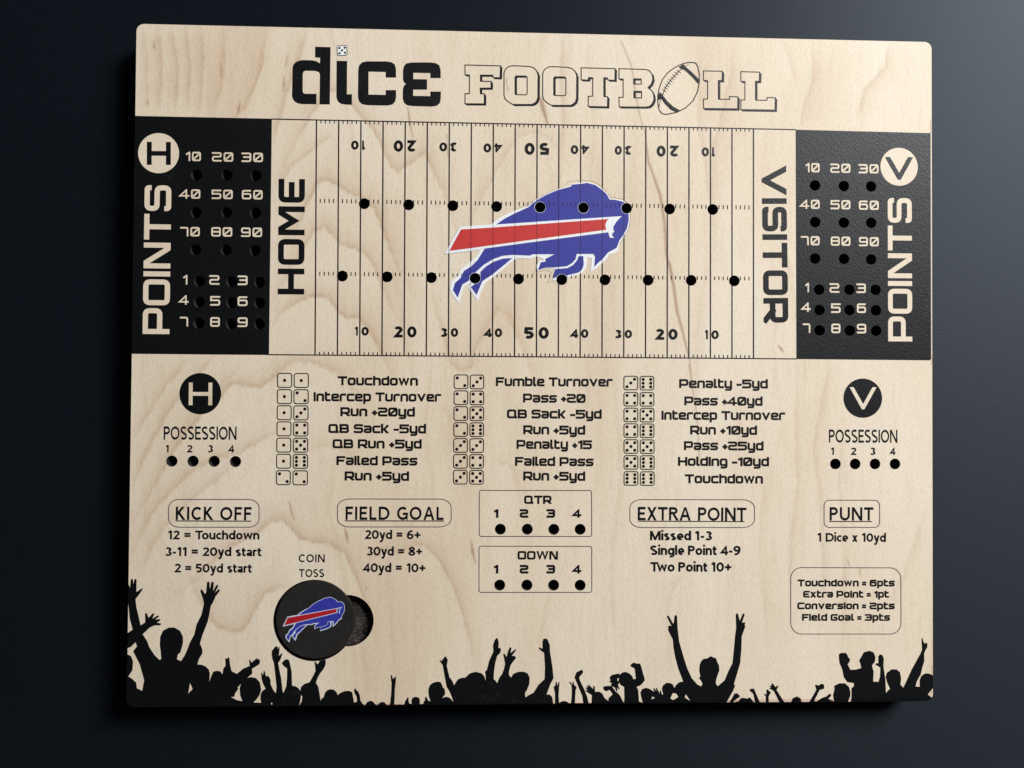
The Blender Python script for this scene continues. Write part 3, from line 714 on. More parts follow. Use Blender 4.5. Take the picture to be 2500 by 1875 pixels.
r1a, r1b = v_at(485.4, 781), v_at(495.2, 781); r2a, r2b = v_at(663.3, 781), v_at(672.5, 781)
for i in range(20):
    for k in range(1, 5):
        u = (i+k/5)/20
        ticks.append(seg(fld(u, .002), fld(u, .0135), .34)); ticks.append(seg(fld(u, .9845), fld(u, .999), .36))
        du = -.0004
        ticks.append(seg(fld(u+du, r1a), fld(u+du, r1b), .36)); ticks.append(seg(fld(u+du, r2a), fld(u+du, r2b), .36))
tk = sheet('yard_tick', 'black', board, ticks, NEAR+[lw]); tk['label'] = 'rows of short yard ticks'; tk['kind'] = 'stuff'
# field numbers
def fnum(s_, l0, l1, r0, r1, top, base, flip=False):
    h_ = base-top
    for ch, x0, x1 in ((s_[0], l0, l1), (s_[1], r0, r1)):
        if flip: text('field_numeral', ch, 'sans', (x1, top), (x0, top-.2), h_, weight=0.256)
        else: text('field_numeral', ch, 'sans', (x0, base), (x1, base+.1), h_, weight=0.256)
for a in (('10', 866.5, 874.6, 882.5, 900.4, 797.8, 819.3), ('20', 961.7, 983.1, 994.4, 1017, 796.4, 823.8), ('30', 1075.1, 1092.1, 1100.7, 1118.7, 800.9, 822.4), ('40', 1181.5, 1200.5, 1208, 1226, 801.5, 823),
          ('50', 1280, 1303.5, 1315, 1340, 798.5, 827), ('40', 1392.5, 1411.5, 1418.5, 1436.5, 803.6, 825), ('30', 1500.5, 1517.2, 1525.3, 1543, 805.2, 825.8), ('20', 1600, 1621.6, 1631.8, 1654.4, 803, 829.5), ('10', 1720.6, 1729, 1736.7, 1754.7, 806.4, 828)):
    fnum(*a)
for a in (('10', 883.7, 892.2, 857.5, 875.8, 343.4, 365.8), ('20', 994.9, 1015.9, 961.4, 984.3, 342.7, 370.8), ('30', 1100, 1116.5, 1072.9, 1091.6, 347.9, 370), ('40', 1207.2, 1225.3, 1180.5, 1199.4, 350.4, 372.5),
          ('50', 1317, 1340.5, 1280.8, 1305.2, 348.8, 378.3), ('40', 1420, 1437.7, 1393.3, 1411.9, 354.6, 376.6), ('30', 1526.2, 1543, 1500.9, 1518, 356.2, 378), ('20', 1636, 1656.8, 1603, 1624.8, 355.7, 382.6), ('10', 1737.8, 1746, 1712.8, 1730.9, 360, 382)):
    fnum(*a, flip=True)

# ------------------------------------------------------------------ charging buffalo emblem on the field
emblem = bpy.data.objects.new('team_emblem', None); C.objects.link(emblem); emblem.parent = board
emblem['label'] = 'blue charging buffalo emblem with a red stripe and white edges'
logo_holes = holes_near([q for q in FIELD_UP+FIELD_LOW if 1100 < q[0] < 1560])
halo = [circle(P(*q), HR+.12, 28) for q in FIELD_UP+FIELD_LOW if 1100 < q[0] < 1560]
sheet('white_edge', 'white', emblem, [lw], logo_holes, z=TH+.09)
sheet('blue_body', 'blue', emblem, [LG(BM_), LG(LEG2), LG(FLEG)], halo, z=TH+.13)
sheet('white_stripe_edge', 'white', emblem, [LG(STW)], logo_holes, z=TH+.17)
sheet('red_stripe', 'red', emblem, [LG(RED)], logo_holes, z=TH+.21)
sheet('clear_edge', 'grey', emblem, [ribbon(LG(EDGE), .14), ribbon(LG(EDGE2), .14)], logo_holes, z=TH+.06)
rd = sheet('ink_ridge', 'ridge', emblem, [seg(fld(i/20, 0), fld(i/20, 1), .22) for i in range(21)], logo_holes, z=TH+.25, also=lw)
mid = [t for t in ticks if True]
sheet('ink_ridge', 'ridge', emblem, [t for t in ticks if wind(np.array([np.mean([q[0] for q in t])]), np.array([np.mean([q[1] for q in t])]), lw)[0] != 0], logo_holes+[LG(STW)], z=TH+.24, also=lw)['kind'] = 'stuff'

# ------------------------------------------------------------------ title
t1 = crop(700, 80, .18083); t2 = crop(1100, 100, .18083); t3 = crop(1500, 100, .18083)
dd = [(385, 190), (593, 195), (583, 968), (445, 967), (450, 560), (435, 530), (380, 515), (255, 513), (228, 525), (218, 560), (217, 790), (225, 815), (250, 825), (402, 825), (402, 965), (200, 963), (150, 952), (110, 930), (85, 895), (73, 850), (80, 480), (90, 435), (120, 400), (160, 380), (210, 370), (340, 372), (400, 385), (450, 415), (453, 337), (385, 333)]
ii = [(675, 380), (817, 382), (813, 832), (882, 832), (880, 973), (800, 970), (735, 960), (690, 925), (672, 870)]
cc = [(1337, 605), (1477, 605), (1475, 480), (1460, 430), (1420, 400), (1350, 388), (1080, 387), (1020, 400), (980, 440), (967, 500), (963, 870), (980, 930), (1020, 965), (1090, 978), (1360, 983), (1430, 968), (1465, 930), (1477, 870), (1477, 775), (1337, 775), (1337, 840), (1105, 835), (1105, 525), (1337, 530)]
ee = [(1940, 612), (2080, 612), (2078, 500), (2060, 440), (2015, 412), (1950, 402), (1680, 402), (1610, 418), (1580, 460), (1572, 510), (1570, 630), (1585, 670), (1612, 692), (1585, 715), (1570, 760), (1568, 890), (1585, 945), (1630, 980), (1700, 990), (1960, 997), (2030, 985), (2068, 950), (2080, 890), (2082, 795), (1940, 795), (1940, 857), (1708, 852), (1708, 768), (1895, 768), (1895, 630), (1710, 627), (1710, 540), (1940, 545)]
title = bpy.data.objects.new('title_lettering', None); C.objects.link(title); title.parent = board
title['label'] = 'DICE FOOTBALL title across the top of the board'
for g in (dd, ii, cc, ee): sheet('solid_letter', 'black', title, [t1(g)])
dz = rc([(678, 178), (806, 169), (822, 302), (688, 312)], 26, True)
sheet('die_face', 'white', title, [t1(dz)], z=TH+.05)
sheet('die_outline', 'black', title, ring_polys(t1(dz), .22)+[circle(t1([q])[0], .42, 16) for q in ((712, 207), (783, 203), (748, 240), (715, 278), (790, 271))], z=TH+.09)
FL = [(195, 325), (675, 337), (670, 498), (575, 495), (568, 463), (405, 462), (405, 545), (548, 547), (548, 637), (403, 638), (403, 712), (457, 716), (457, 850), (195, 848), (197, 712), (255, 712), (255, 460), (197, 460)]
OO = [(850, 335), (1060, 345), (1120, 362), (1165, 405), (1183, 460), (1180, 760), (1165, 810), (1135, 840), (1095, 858), (840, 858), (770, 815), (735, 780), (722, 730), (722, 430), (745, 375), (795, 342)]
OI = [(885, 473), (1015, 475), (1035, 490), (1035, 715), (1020, 728), (885, 725), (872, 715), (872, 490)]
TT = [(1763, 363), (2222, 375), (2220, 532), (2125, 528), (2118, 500), (2070, 498), (2070, 750), (2122, 755), (2120, 890), (1860, 885), (1860, 748), (1920, 745), (1920, 498), (1865, 495), (1860, 528), (1763, 525)]
BB = [(62, 375), (420, 385), (470, 400), (510, 450), (520, 520), (500, 580), (452, 632), (500, 665), (530, 720), (535, 790), (510, 850), (470, 885), (420, 893), (65, 890), (62, 762), (118, 762), (118, 515), (62, 513)]
BI1 = [(262, 512), (362, 514), (362, 583), (262, 582)]; BI2 = [(264, 680), (366, 682), (366, 770), (264, 769)]
LA = [(1200, 405), (1457, 410), (1455, 535), (1403, 535), (1405, 787), (1553, 789), (1553, 750), (1668, 755), (1664, 917), (1203, 912), (1202, 785), (1258, 783), (1258, 538), (1202, 530)]
LB = [(1707, 415), (1960, 422), (1957, 545), (1905, 545), (1905, 799), (2060, 802), (2062, 763), (2172, 768), (2168, 934), (1707, 927), (1708, 797), (1762, 795), (1762, 548), (1707, 545)]
def outlined(tf, outer, inners=(), off=(4.4, 4.0)):
    d = np.array(P(1300+off[0], 200+off[1]))-np.array(P(1300, 200))
    loops = [tf(outer)]+[tf(i) for i in inners]
    rb = []; sweep = []
    for lp in loops:
        rb += ring_polys(lp, .36)
        n = len(lp)
        for i in range(n):
            a, b = np.array(lp[i]), np.array(lp[(i+1) % n]); sweep.append([tuple(a), tuple(b), tuple(b+d), tuple(a+d)])
    def rule(x, y):
        r = inside_any(x, y, rb)
        sw = inside_any(x, y, sweep)
        io = wind(x, y, loops[0]) != 0
        for l in loops[1:]: io &= wind(x, y, l) == 0
        return r | (sw & ~io)
    V, F = solve(loops+rb+sweep, rule)
    return obj('outlined_letter', tomesh('outlined_letter', V, F, TH+.05), 'black', title)
outlined(t2, FL); outlined(t2, OO, [OI]); outlined(t2, [(a+522, b+12) for a, b in OO], [[(a+522, b+12) for a, b in OI]]); outlined(t2, TT)
outlined(t3, BB, [BI1, BI2]); outlined(t3, LA, off=(4.6, 4.6)); outlined(t3, LB, off=(4.6, 4.6))
ball = [(1010, 292), (1065, 292), (1100, 303), (1125, 345), (1145, 440), (1145, 560), (1120, 690), (1060, 810), (960, 905), (840, 965), (700, 993), (640, 980), (605, 935), (588, 850), (586, 740), (605, 640), (650, 520), (720, 430), (800, 370), (880, 325), (950, 300)]
b1 = [(905, 372), (955, 345), (1050, 425), (1142, 520), (1130, 582), (1060, 500), (960, 405)]
b2 = [(635, 705), (665, 750), (720, 820), (800, 890), (885, 938), (840, 968), (760, 930), (680, 850), (630, 775)]
b3 = [(865, 352), (930, 315), (965, 350), (915, 388)]; b4 = [(588, 745), (612, 690), (655, 735), (628, 785), (598, 800)]
lace = [(905, 378), (850, 430), (780, 505), (720, 585), (680, 650), (650, 735)]
ball_st = ring_polys(t3(ball), .40)+[t3(b1), t3(b2), t3(b3), t3(b4), ribbon(t3(lace), .34), ribbon(t3([(1000, 320), (940, 345), (905, 378)]), .2), ribbon(t3([(650, 735), (615, 830), (600, 900)]), .2)]
for q in ((868, 412), (838, 440), (808, 473), (782, 503), (757, 535), (733, 566), (710, 600), (690, 633), (672, 668)):
    i = min(range(len(lace)), key=lambda k: math.hypot(lace[k][0]-q[0], lace[k][1]-q[1]))
    ball_st.append(ribbon(t3([(q[0]-26, q[1]-20), (q[0]+30, q[1]+24)]), .22))
sheet('football_drawing', 'black', title, ball_st)

# ------------------------------------------------------------------ possession badges
def badge(cx, cy, rx, kmm, ch, A, B, hp, wt, lb):
    e = sheet('possession_badge', 'black', board, [circle(P(cx, cy), rx*kmm, 72)]); e['label'] = lb
    o = wtext('badge_letter', ch, 'tech', A, B, hp, weight=wt, parent=e)
badge(489.4, 961, 49.6, .1555, 'H', (460.9, 989.2), (518.3, 989.4), 56, .165, 'black round badge with a pale H')
badge(2106.3, 972, 47.7, .1585, 'V', (2073.4, 999.3), (2140.3, 999.5), 53.3, .16, 'black round badge with a pale V')
text('possession_word', 'POSSESSION', 'sans', (399.5, 1073.2), (577.6, 1073.8), 32.8, weight=0.164, gap=.10)
text('possession_word', 'POSSESSION', 'sans', (2023.3, 1080.4), (2190.8, 1081), 31.4, weight=0.164, gap=.10)
for ch, x0, x1 in (('1', 404.4, 412.6), ('2', 456.4, 470), ('3', 507.3, 520.4), ('4', 557.6, 571.7)):
    text('possession_numeral', ch, 'sans', (x0, 1104.4), (x1, 1104.6), 18.3, weight=0.207)
for ch, x0, x1 in (('1', 2028.3, 2036.6), ('2', 2077, 2090.3), ('3', 2124.2, 2137.3), ('4', 2172.2, 2185.8)):
    text('possession_numeral', ch, 'sans', (x0, 1110.6), (x1, 1110.7), 17.7, weight=0.207)

# ------------------------------------------------------------------ dice table
PIPS = {1: [(0, 0)], 2: [(-1, 1), (1, -1)], 3: [(1, 1), (0, 0), (-1, -1)], 4: [(-1, 1), (1, 1), (-1, -1), (1, -1)],
        5: [(-1, 1), (1, 1), (0, 0), (-1, -1), (1, -1)], 6: [(-1, 1), (1, 1), (-1, 0), (1, 0), (-1, -1), (1, -1)]}
def die(x0, y0, x1, y1, n):
    a = np.array(P(x0, y1)); b = np.array(P(x1, y1)); c = np.array(P(x0, y0))
    w = np.linalg.norm(b-a); h = np.linalg.norm(c-a); u = (b-a)/w; v = (c-a)/h; o = a
    def T(q): return tuple(o+u*q[0]+v*q[1])
    out = [T(q) for q in rounded(.15, .15, w-.15, h-.15, .82, 4)]
    ps = [circle(T((w/2+i*w*.262, h/2+j*h*.262)), .60, 18) for i, j in PIPS[n]]
    return sheet('dice_symbol', 'black', board, ring_polys(out, .36)+ps)
def dcol(ox, oy, k, xa, xb, ya, yb, tops, pairs):
    for i, (t, (m, n)) in enumerate(zip(tops, pairs)):
        s_ = i/6
        ax0 = xa[0]+(xb[0]-xa[0])*s_; ax1 = xa[1]+(xb[1]-xa[1])*s_; bx0 = xa[2]+(xb[2]-xa[2])*s_; bx1 = xa[3]+(xb[3]-xa[3])*s_
        die(ox+ax0*k, oy+t*k, ox+ax1*k, oy+(t+ya)*k, m); die(ox+bx0*k, oy+(t+2)*k, ox+bx1*k, oy+(t+2+ya)*k, n)
K9 = .19892
dcol(660, 890, K9, (85, 268, 289, 473), (71, 251, 275, 461), 181, 0, (103, 302, 500, 698, 897, 1095, 1297), ((1, 1), (1, 2), (1, 3), (1, 4), (1, 5), (1, 6), (2, 2)))
dcol(1090, 890, K9, (91, 268, 288, 463), (82, 259, 281, 457), 178, 0, (122, 318, 512, 708, 903, 1098, 1292), ((2, 3), (2, 4), (2, 5), (2, 6), (3, 3), (3, 4), (3, 5)))
dcol(1500, 890, K9, (112, 291, 311, 488), (114, 293, 314, 493), 176, 0, (138, 337, 530, 722, 917, 1112, 1309), ((3, 6), (4, 4), (4, 5), (4, 6), (5, 5), (5, 6), (6, 6)))
def row(ox, s_, x0, x1, b, hp=22.3): 
    text('play_result', s_, 'tech', (ox+x0*K9, 890+(b-3)*K9), (ox+x1*K9, 890+(b+2.5)*K9), hp, weight=0.236, gap=.06, space=.42)
for s_, x0, x1, b in (('Touchdown', 828, 1812, 257), ('Intercep Turnover', 532, 2097, 453), ('Run +20yd', 860, 1775, 637), ('QB Sack -5yd', 713, 1912, 843), ('QB Run +5yd', 765, 1858, 1030), ('Failed Pass', 812, 1805, 1237), ('Run +5yd', 912, 1703, 1425)): row(660, s_, x0, x1, b)
for s_, x0, x1, b in (('Fumble Turnover', 607, 2040, 268), ('Pass +20', 940, 1707, 469), ('QB Sack -5yd', 743, 1905, 663), ('Run +5yd', 943, 1703, 858), ('Penalty +15', 860, 1785, 1037), ('Failed Pass', 842, 1805, 1246), ('Run +5yd', 942, 1703, 1425)): row(1090, s_, x0, x1, b, 21.9)
for s_, x0, x1, b in (('Penalty -5yd', 795, 1883, 291), ('Pass +40yd', 858, 1818, 504), ('Intercep Turnover', 578, 2095, 680), ('Run +10yd', 930, 1750, 861), ('Pass +25yd', 853, 1830, 1053), ('Holding -10yd', 780, 1897, 1246), ('Touchdown', 865, 1822, 1459)): row(1500, s_, x0, x1, b, 21.6)

# ------------------------------------------------------------------ framed boxes
def frame(x0, y0, x1, y1, r, w=.30, mat='plum', nm='printed_frame', rx=None):
    a = np.array(P(x0, y1)); b = np.array(P(x1, y1)); c = np.array(P(x0, y0))
    W2 = np.linalg.norm(b-a); H2 = np.linalg.norm(c-a); u = (b-a)/W2; v = (c-a)/H2
    R_ = r*.156; n = 8; rx_ = (rx or r)*.156; pts = []
    for cx_, cy_, a0 in ((W2-rx_, H2-R_, 0), (rx_, H2-R_, 90), (rx_, R_, 180), (W2-rx_, R_, 270)):
        for i in range(n+1):
            t = math.radians(a0+90*i/n); pts.append((cx_+rx_*math.cos(t), cy_+R_*math.sin(t)))
    pts = [tuple(a+u*q[0]+v*q[1]) for q in pts]
    return sheet(nm, mat, board, ring_polys(pts, w))
frame(1170.2, 1197, 1444.6, 1309.6, 5); frame(1169.6, 1333.2, 1444.9, 1446, 5)
text('box_heading', 'QTR', 'tech', (1279.8, 1230), (1346.3, 1230.3), 20.3, weight=0.245, gap=.07)
text('box_heading', 'DOWN', 'tech', (1263.7, 1365.9), (1362, 1366.2), 20.8, weight=0.234, gap=.09)
for by, x1s in ((1263.9, 1205.3), (1400, 1205)):
    for ch, x0, x1 in (('1', x1s, x1s+11.5), ('2', 1268.8, 1289.9), ('3', 1334.1, 1355.2), ('4', 1398.8, 1419)):
        text('box_numeral', ch, 'tech', (x0, by), (x1, by+.1), 21, weight=0.262)
def under(x0, y0, x1, y1): return sheet('underline', 'black', board, [seg(P(x0, y0), P(x1, y1), .36)])
frame(412, 1219, 632.8, 1287, 20, rx=25)
text('section_heading', 'KICK OFF', 'sans', (428.8, 1269.3), (614.2, 1270.2), 32.8, weight=0.185, gap=.16, space=.46); under(428.4, 1271.6, 613.6, 1272.2)
frame(824, 1218, 1101.7, 1286.3, 20, rx=29)
text('section_heading', 'FIELD GOAL', 'sans', (843.3, 1269), (1082.9, 1269.6), 32.6, weight=0.185, gap=.17, space=.5); under(842, 1271.4, 1083.8, 1271.8)
frame(1537.8, 1219.6, 1842, 1287.8, 20, rx=29)
text('section_heading', 'EXTRA POINT', 'sans', (1556.4, 1270), (1822, 1272), 32.4, weight=0.185, gap=.11, space=.5); under(1558, 1272.2, 1817.6, 1273.2)
frame(2011.8, 1221, 2147.4, 1287.4, 13)
text('section_heading', 'PUNT', 'sans', (2024.9, 1270.6), (2132.1, 1271), 32, weight=0.185, gap=.16); under(2024.4, 1272.9, 2128.6, 1273.1)
for s_, x0, x1, b, hp in (('12 = Touchdown', 409.6, 633.4, 1316.8, 21.6), ('3-11 = 20yd start', 403.3, 638.6, 1357.4, 21.6), ('2 = 50yd start', 425.9, 614.9, 1397.6, 21.6),
                          ('20yd = 6+', 890.7, 1027.4, 1316, 21.8), ('30yd = 8+', 895.2, 1031.4, 1356.4, 21.8), ('40yd = 10+', 885.4, 1039.5, 1396.8, 21.8), ('1 Dice x 10yd', 1995, 2162.8, 1322.5, 20.8)):
    text('rule_text', s_, 'sans', (x0, b-.3), (x1, b+.4), hp, weight=0.207, gap=.06, space=.40)
for s_, x0, x1, b, hp in (('Missed 1-3', 1586.4, 1738.3, 1318.9, 22.4), ('Single Point 4-9', 1587.3, 1808, 1355, 22.8), ('Two Point 10+', 1587.7, 1786.3, 1395.4, 22.8)):
    text('rule_text', s_, 'sans', (x0, b-.2), (x1, b+.3), hp, weight=0.218, gap=.06, space=.30)
text('rule_text', 'COIN', 'sans', (729.5, 1372.4), (792.8, 1372.7), 19.6, weight=0.180, gap=.16)
text('rule_text', 'TOSS', 'sans', (730.2, 1408.6), (791.7, 1408.9), 19.6, weight=0.180, gap=.12)
frame(1930.4, 1385.4, 2199.6, 1547.7, 27)
for s_, x0, x1, b in (('Touchdown = 6pts', 1947, 2184.1, 1431.4), ('Extra Point = 1pt', 1960.7, 2170.3, 1458.8), ('Conversion = 2pts', 1946.5, 2184.1, 1487.2), ('Field Goal = 3pts', 1958, 2172.6, 1515.4)):
    text('scoring_text', s_, 'tech', (x0, b), (x1, b+.3), 16.4, weight=0.256, gap=.07, space=.42)
# red cutting guides along the lower right edge
gl = []
gl.append([P(2272.4, 292), P(2271.6, 327)]); gl.append([P(2273.4, 872), P(2273.6, 890)])
gl.append([P(820, 1719.6), P(1100, 1718.6), P(1400, 1716.3), P(1700, 1712.9), P(1990, 1710.4), P(2200, 1709.4), P(2255, 1708), P(2268, 1701), P(2274.5, 1688), P(2275.4, 1660), P(2274.8, 1623)])
gl.append([P(1770, 1709.8), P(1900, 1708.2), P(2180, 1706.6), P(2248, 1704), P(2262, 1697), P(2271, 1684)])
sheet('cut_guide', 'redline', board, [ribbon(g, .12) for g in gl], also=inner)

# ------------------------------------------------------------------ crowd silhouette along the bottom
def cv(ox, oy, k, pts): return [(ox+a*k, oy+b*k) for a, b in pts]
A_ = cv(290, 1380, .21704, [(90, 200), (108, 205), (128, 250), (138, 160), (150, 148), (162, 160), (167, 215), (178, 158), (190, 152), (202, 162), (200, 300), (262, 258), (272, 266), (240, 315), (190, 382), (200, 470), (240, 640), (247, 675), (300, 640), (297, 545), (306, 533), (320, 545), (335, 590), (388, 537), (403, 546), (378, 600), (442, 562), (456, 576), (410, 610), (463, 603), (472, 616), (430, 645), (473, 652), (476, 668), (465, 675), (405, 675), (350, 700), (270, 775), (320, 850), (345, 920), (400, 1005), (460, 1065), (480, 1050), (472, 960), (463, 900), (468, 800), (500, 735), (560, 701), (625, 698), (690, 735), (722, 800), (725, 860), (715, 910), (692, 985), (667, 1000), (655, 1055), (700, 1078), (745, 1010), (775, 940), (800, 870), (850, 780), (878, 660), (930, 560), (960, 430), (950, 380), (919, 290), (924, 270), (940, 275), (972, 325), (985, 300), (994, 190), (1008, 181), (1022, 192), (1026, 270), (1043, 190), (1058, 182), (1070, 198), (1062, 290), (1098, 222), (1113, 217), (1119, 238), (1082, 310), (1123, 268), (1138, 272), (1135, 292), (1090, 350), (1060, 420), (1035, 460), (1018, 560), (1000, 640), (940, 790), (915, 880), (940, 940), (943, 990), (905, 1050), (885, 1115), (935, 1118), (980, 1138), (1012, 1170), (1025, 1215), (1020, 1310), (1040, 1250), (1065, 1195), (1100, 1185), (1142, 1192), (1168, 1225), (1178, 1160), (1203, 1128), (1199, 1050), (1208, 1040), (1220, 1055), (1228, 1036), (1242, 1033), (1256, 1130), (1272, 1192), (1330, 1220), (1400, 1162), (1475, 1130), (1467, 1068), (1476, 1059), (1494, 1095), (1550, 1046), (1562, 1045), (1564, 1060), (1580, 1052), (1586, 1062), (1590, 1078), (1588, 1095), (1580, 1115), (1500, 1163), (1502, 1220), (1440, 1270), (1340, 1370), (1344, 1395), (1310, 1440), (1300, 1478), (1262, 1482), (1330, 1515), (1392, 1527), (1367, 1460), (1360, 1380), (1385, 1310), (1430, 1268), (1490, 1256), (1545, 1268), (1588, 1315), (1603, 1400), (1582, 1465), (1540, 1520), (1505, 1552), (1560, 1560), (1610, 1558)])
B_ = cv(600, 1540, .13562, [(285, 1312), (265, 1220), (275, 1120), (310, 1072), (360, 1040), (312, 950), (285, 850), (279, 760), (290, 750), (303, 770), (313, 800), (325, 722), (335, 718), (347, 740), (365, 822), (395, 803), (430, 840), (448, 890), (450, 960), (500, 1070), (545, 1122), (556, 1000), (535, 800), (510, 590), (480, 500), (470, 430), (472, 350), (492, 338), (515, 300), (550, 276), (573, 280), (580, 330), (598, 287), (613, 296), (605, 380), (595, 450), (648, 404), (661, 415), (625, 520), (585, 580), (612, 720), (640, 860), (655, 1000), (668, 1105), (685, 1110), (730, 1000), (745, 850), (748, 680), (680, 625), (650, 585), (690, 530), (740, 508), (780, 525), (800, 600), (828, 730), (836, 985), (900, 997), (955, 1035), (980, 1078), (1000, 1005), (1060, 952), (1150, 925), (1220, 800), (1258, 720), (1250, 620), (1236, 555), (1247, 546), (1292, 602), (1325, 560), (1330, 520), (1350, 490), (1430, 490), (1443, 560), (1435, 620), (1400, 690), (1330, 780), (1285, 870), (1265, 935), (1305, 1000), (1325, 1100), (1350, 1262), (1360, 1225), (1405, 1190), (1425, 1120), (1470, 1068), (1525, 1048), (1590, 1060), (1638, 1105), (1655, 1155), (1710, 1112), (1780, 1085), (1850, 1078), (1915, 1098), (1932, 1180), (1950, 1290), (2005, 1272), (2000, 1190), (1962, 1120), (1950, 1070), (1962, 1038), (1976, 1032), (1985, 1062), (2022, 1085), (2055, 1160), (2068, 1260), (2120, 1330), (2160, 1335)])
C_ = cv(860, 1560, .13562, [(240, 1180), (272, 1130), (330, 1109), (380, 1128), (415, 1178), (460, 1188), (492, 1147), (545, 1128), (590, 1145), (615, 1188), (680, 1180), (702, 1000), (710, 800), (695, 690), (697, 648), (706, 641), (716, 655), (735, 720), (770, 680), (785, 680), (790, 700), (780, 800), (768, 900), (764, 1040), (758, 1180), (938, 1180), (948, 1130), (1002, 1040), (1016, 1060), (1014, 1110), (1027, 1160), (1070, 1168), (1068, 1100), (1090, 1055), (1145, 1037), (1200, 1055), (1220, 1100), (1217, 1172), (1284, 1160), (1286, 1130), (1311, 1100), (1314, 1045), (1325, 1036), (1345, 1060), (1370, 1108), (1410, 1120), (1380, 1030), (1370, 930), (1378, 880), (1400, 830), (1450, 787), (1530, 766), (1590, 773), (1610, 810), (1632, 865), (1665, 900), (1673, 960), (1670, 1000), (1620, 1060), (1660, 1045), (1710, 1038), (1765, 1065), (1825, 1135), (1790, 1030), (1745, 930), (1700, 860), (1680, 750), (1660, 650), (1630, 470), (1574, 392), (1580, 377), (1620, 400), (1622, 358), (1640, 362), (1656, 325), (1675, 316), (1694, 315), (1700, 350), (1722, 362), (1715, 400), (1702, 480), (1725, 580), (1752, 690), (1800, 750), (1840, 845)])
D_ = cv(1060, 1540, .14467, [(340, 915), (370, 860), (405, 815), (465, 790), (525, 790), (600, 717), (700, 689), (800, 715), (850, 770), (868, 850), (872, 780), (860, 690), (893, 650), (930, 500), (1000, 350), (994, 240), (1020, 160), (1053, 118), (1075, 135), (1090, 200), (1085, 290), (1118, 282), (1128, 325), (1108, 380), (1065, 420), (1030, 550), (1010, 700), (1005, 815), (1035, 840), (1065, 882), (1100, 790), (1145, 730), (1180, 640), (1197, 560), (1185, 480), (1167, 395), (1178, 380), (1192, 392), (1222, 442), (1245, 350), (1275, 278), (1298, 278), (1304, 300), (1288, 375), (1365, 311), (1382, 318), (1376, 335), (1312, 420), (1365, 423), (1383, 460), (1340, 510), (1290, 580), (1265, 680), (1260, 740), (1297, 788), (1340, 722), (1420, 690), (1510, 688), (1580, 718), (1612, 790), (1605, 900), (1570, 990), (1535, 1045), (1535, 1100), (1548, 1122), (1580, 1092), (1680, 1042), (1760, 910), (1865, 812), (1870, 600), (1855, 370), (1800, 330), (1763, 292), (1775, 275), (1830, 303), (1828, 180), (1845, 133), (1885, 130), (1915, 145), (1952, 240), (1955, 350), (1995, 600), (2014, 800), (1960, 900), (1898, 1070), (1955, 1078), (1992, 1115), (2010, 1228), (2040, 1232), (2040, 1050), (2017, 950), (2045, 918), (2055, 862), (2068, 862), (2080, 930), (2100, 863), (2117, 865), (2106, 960), (2100, 1100), (2108, 1228), (2150, 1200), (2212, 1187)])
E_ = cv(1340, 1560, .13562, [(180, 1152), (220, 1125), (270, 1113), (330, 1128), (362, 1155), (398, 1155), (410, 1050), (415, 920), (410, 840), (363, 775), (372, 766), (388, 775), (424, 822), (428, 766), (444, 764), (456, 830), (490, 850), (500, 868), (480, 930), (475, 1050), (470, 1155), (620, 1155), (600, 1020), (530, 850), (463, 690), (478, 645), (500, 595), (575, 560), (592, 548), (613, 565), (615, 605), (545, 690), (562, 750), (640, 910), (690, 1040), (717, 1155), (768, 1155), (775, 1010), (663, 937), (664, 920), (700, 918), (661, 882), (675, 868), (702, 882), (680, 848), (692, 838), (732, 868), (705, 832), (720, 822), (800, 900), (797, 852), (812, 843), (826, 850), (832, 950), (900, 945), (958, 975), (1002, 1060), (1070, 1112), (1080, 1060), (1150, 992), (1095, 915), (1030, 942), (982, 905), (978, 858), (1030, 843), (1130, 845), (1200, 940), (1270, 1000), (1352, 1155), (1360, 1050), (1355, 860), (1285, 822), (1275, 780), (1242, 830), (1277, 900), (1257, 905), (1230, 862), (1237, 938), (1220, 945), (1188, 872), (1118, 840), (1130, 790), (1078, 765), (1110, 752), (1093, 690), (1130, 648), (1200, 630), (1255, 620), (1280, 642), (1320, 602), (1380, 590), (1450, 618), (1500, 668), (1520, 722), (1567, 715), (1545, 530), (1468, 488), (1475, 460), (1518, 425), (1560, 430), (1580, 442), (1640, 440), (1665, 500), (1690, 600), (1722, 700), (1722, 752), (1650, 832), (1580, 862), (1610, 920), (1622, 1122), (1690, 1152), (1660, 1030), (1648, 960), (1680, 900), (1750, 876), (1820, 900), (1900, 952), (1878, 890), (1893, 883), (1940, 940), (1923, 880), (1943, 878), (1985, 960), (1990, 1000), (2000, 928), (2020, 930), (2032, 990), (2060, 1000), (2035, 900), (2050, 840), (2110, 788), (2170, 788), (2230, 815), (2260, 880), (2280, 930)])
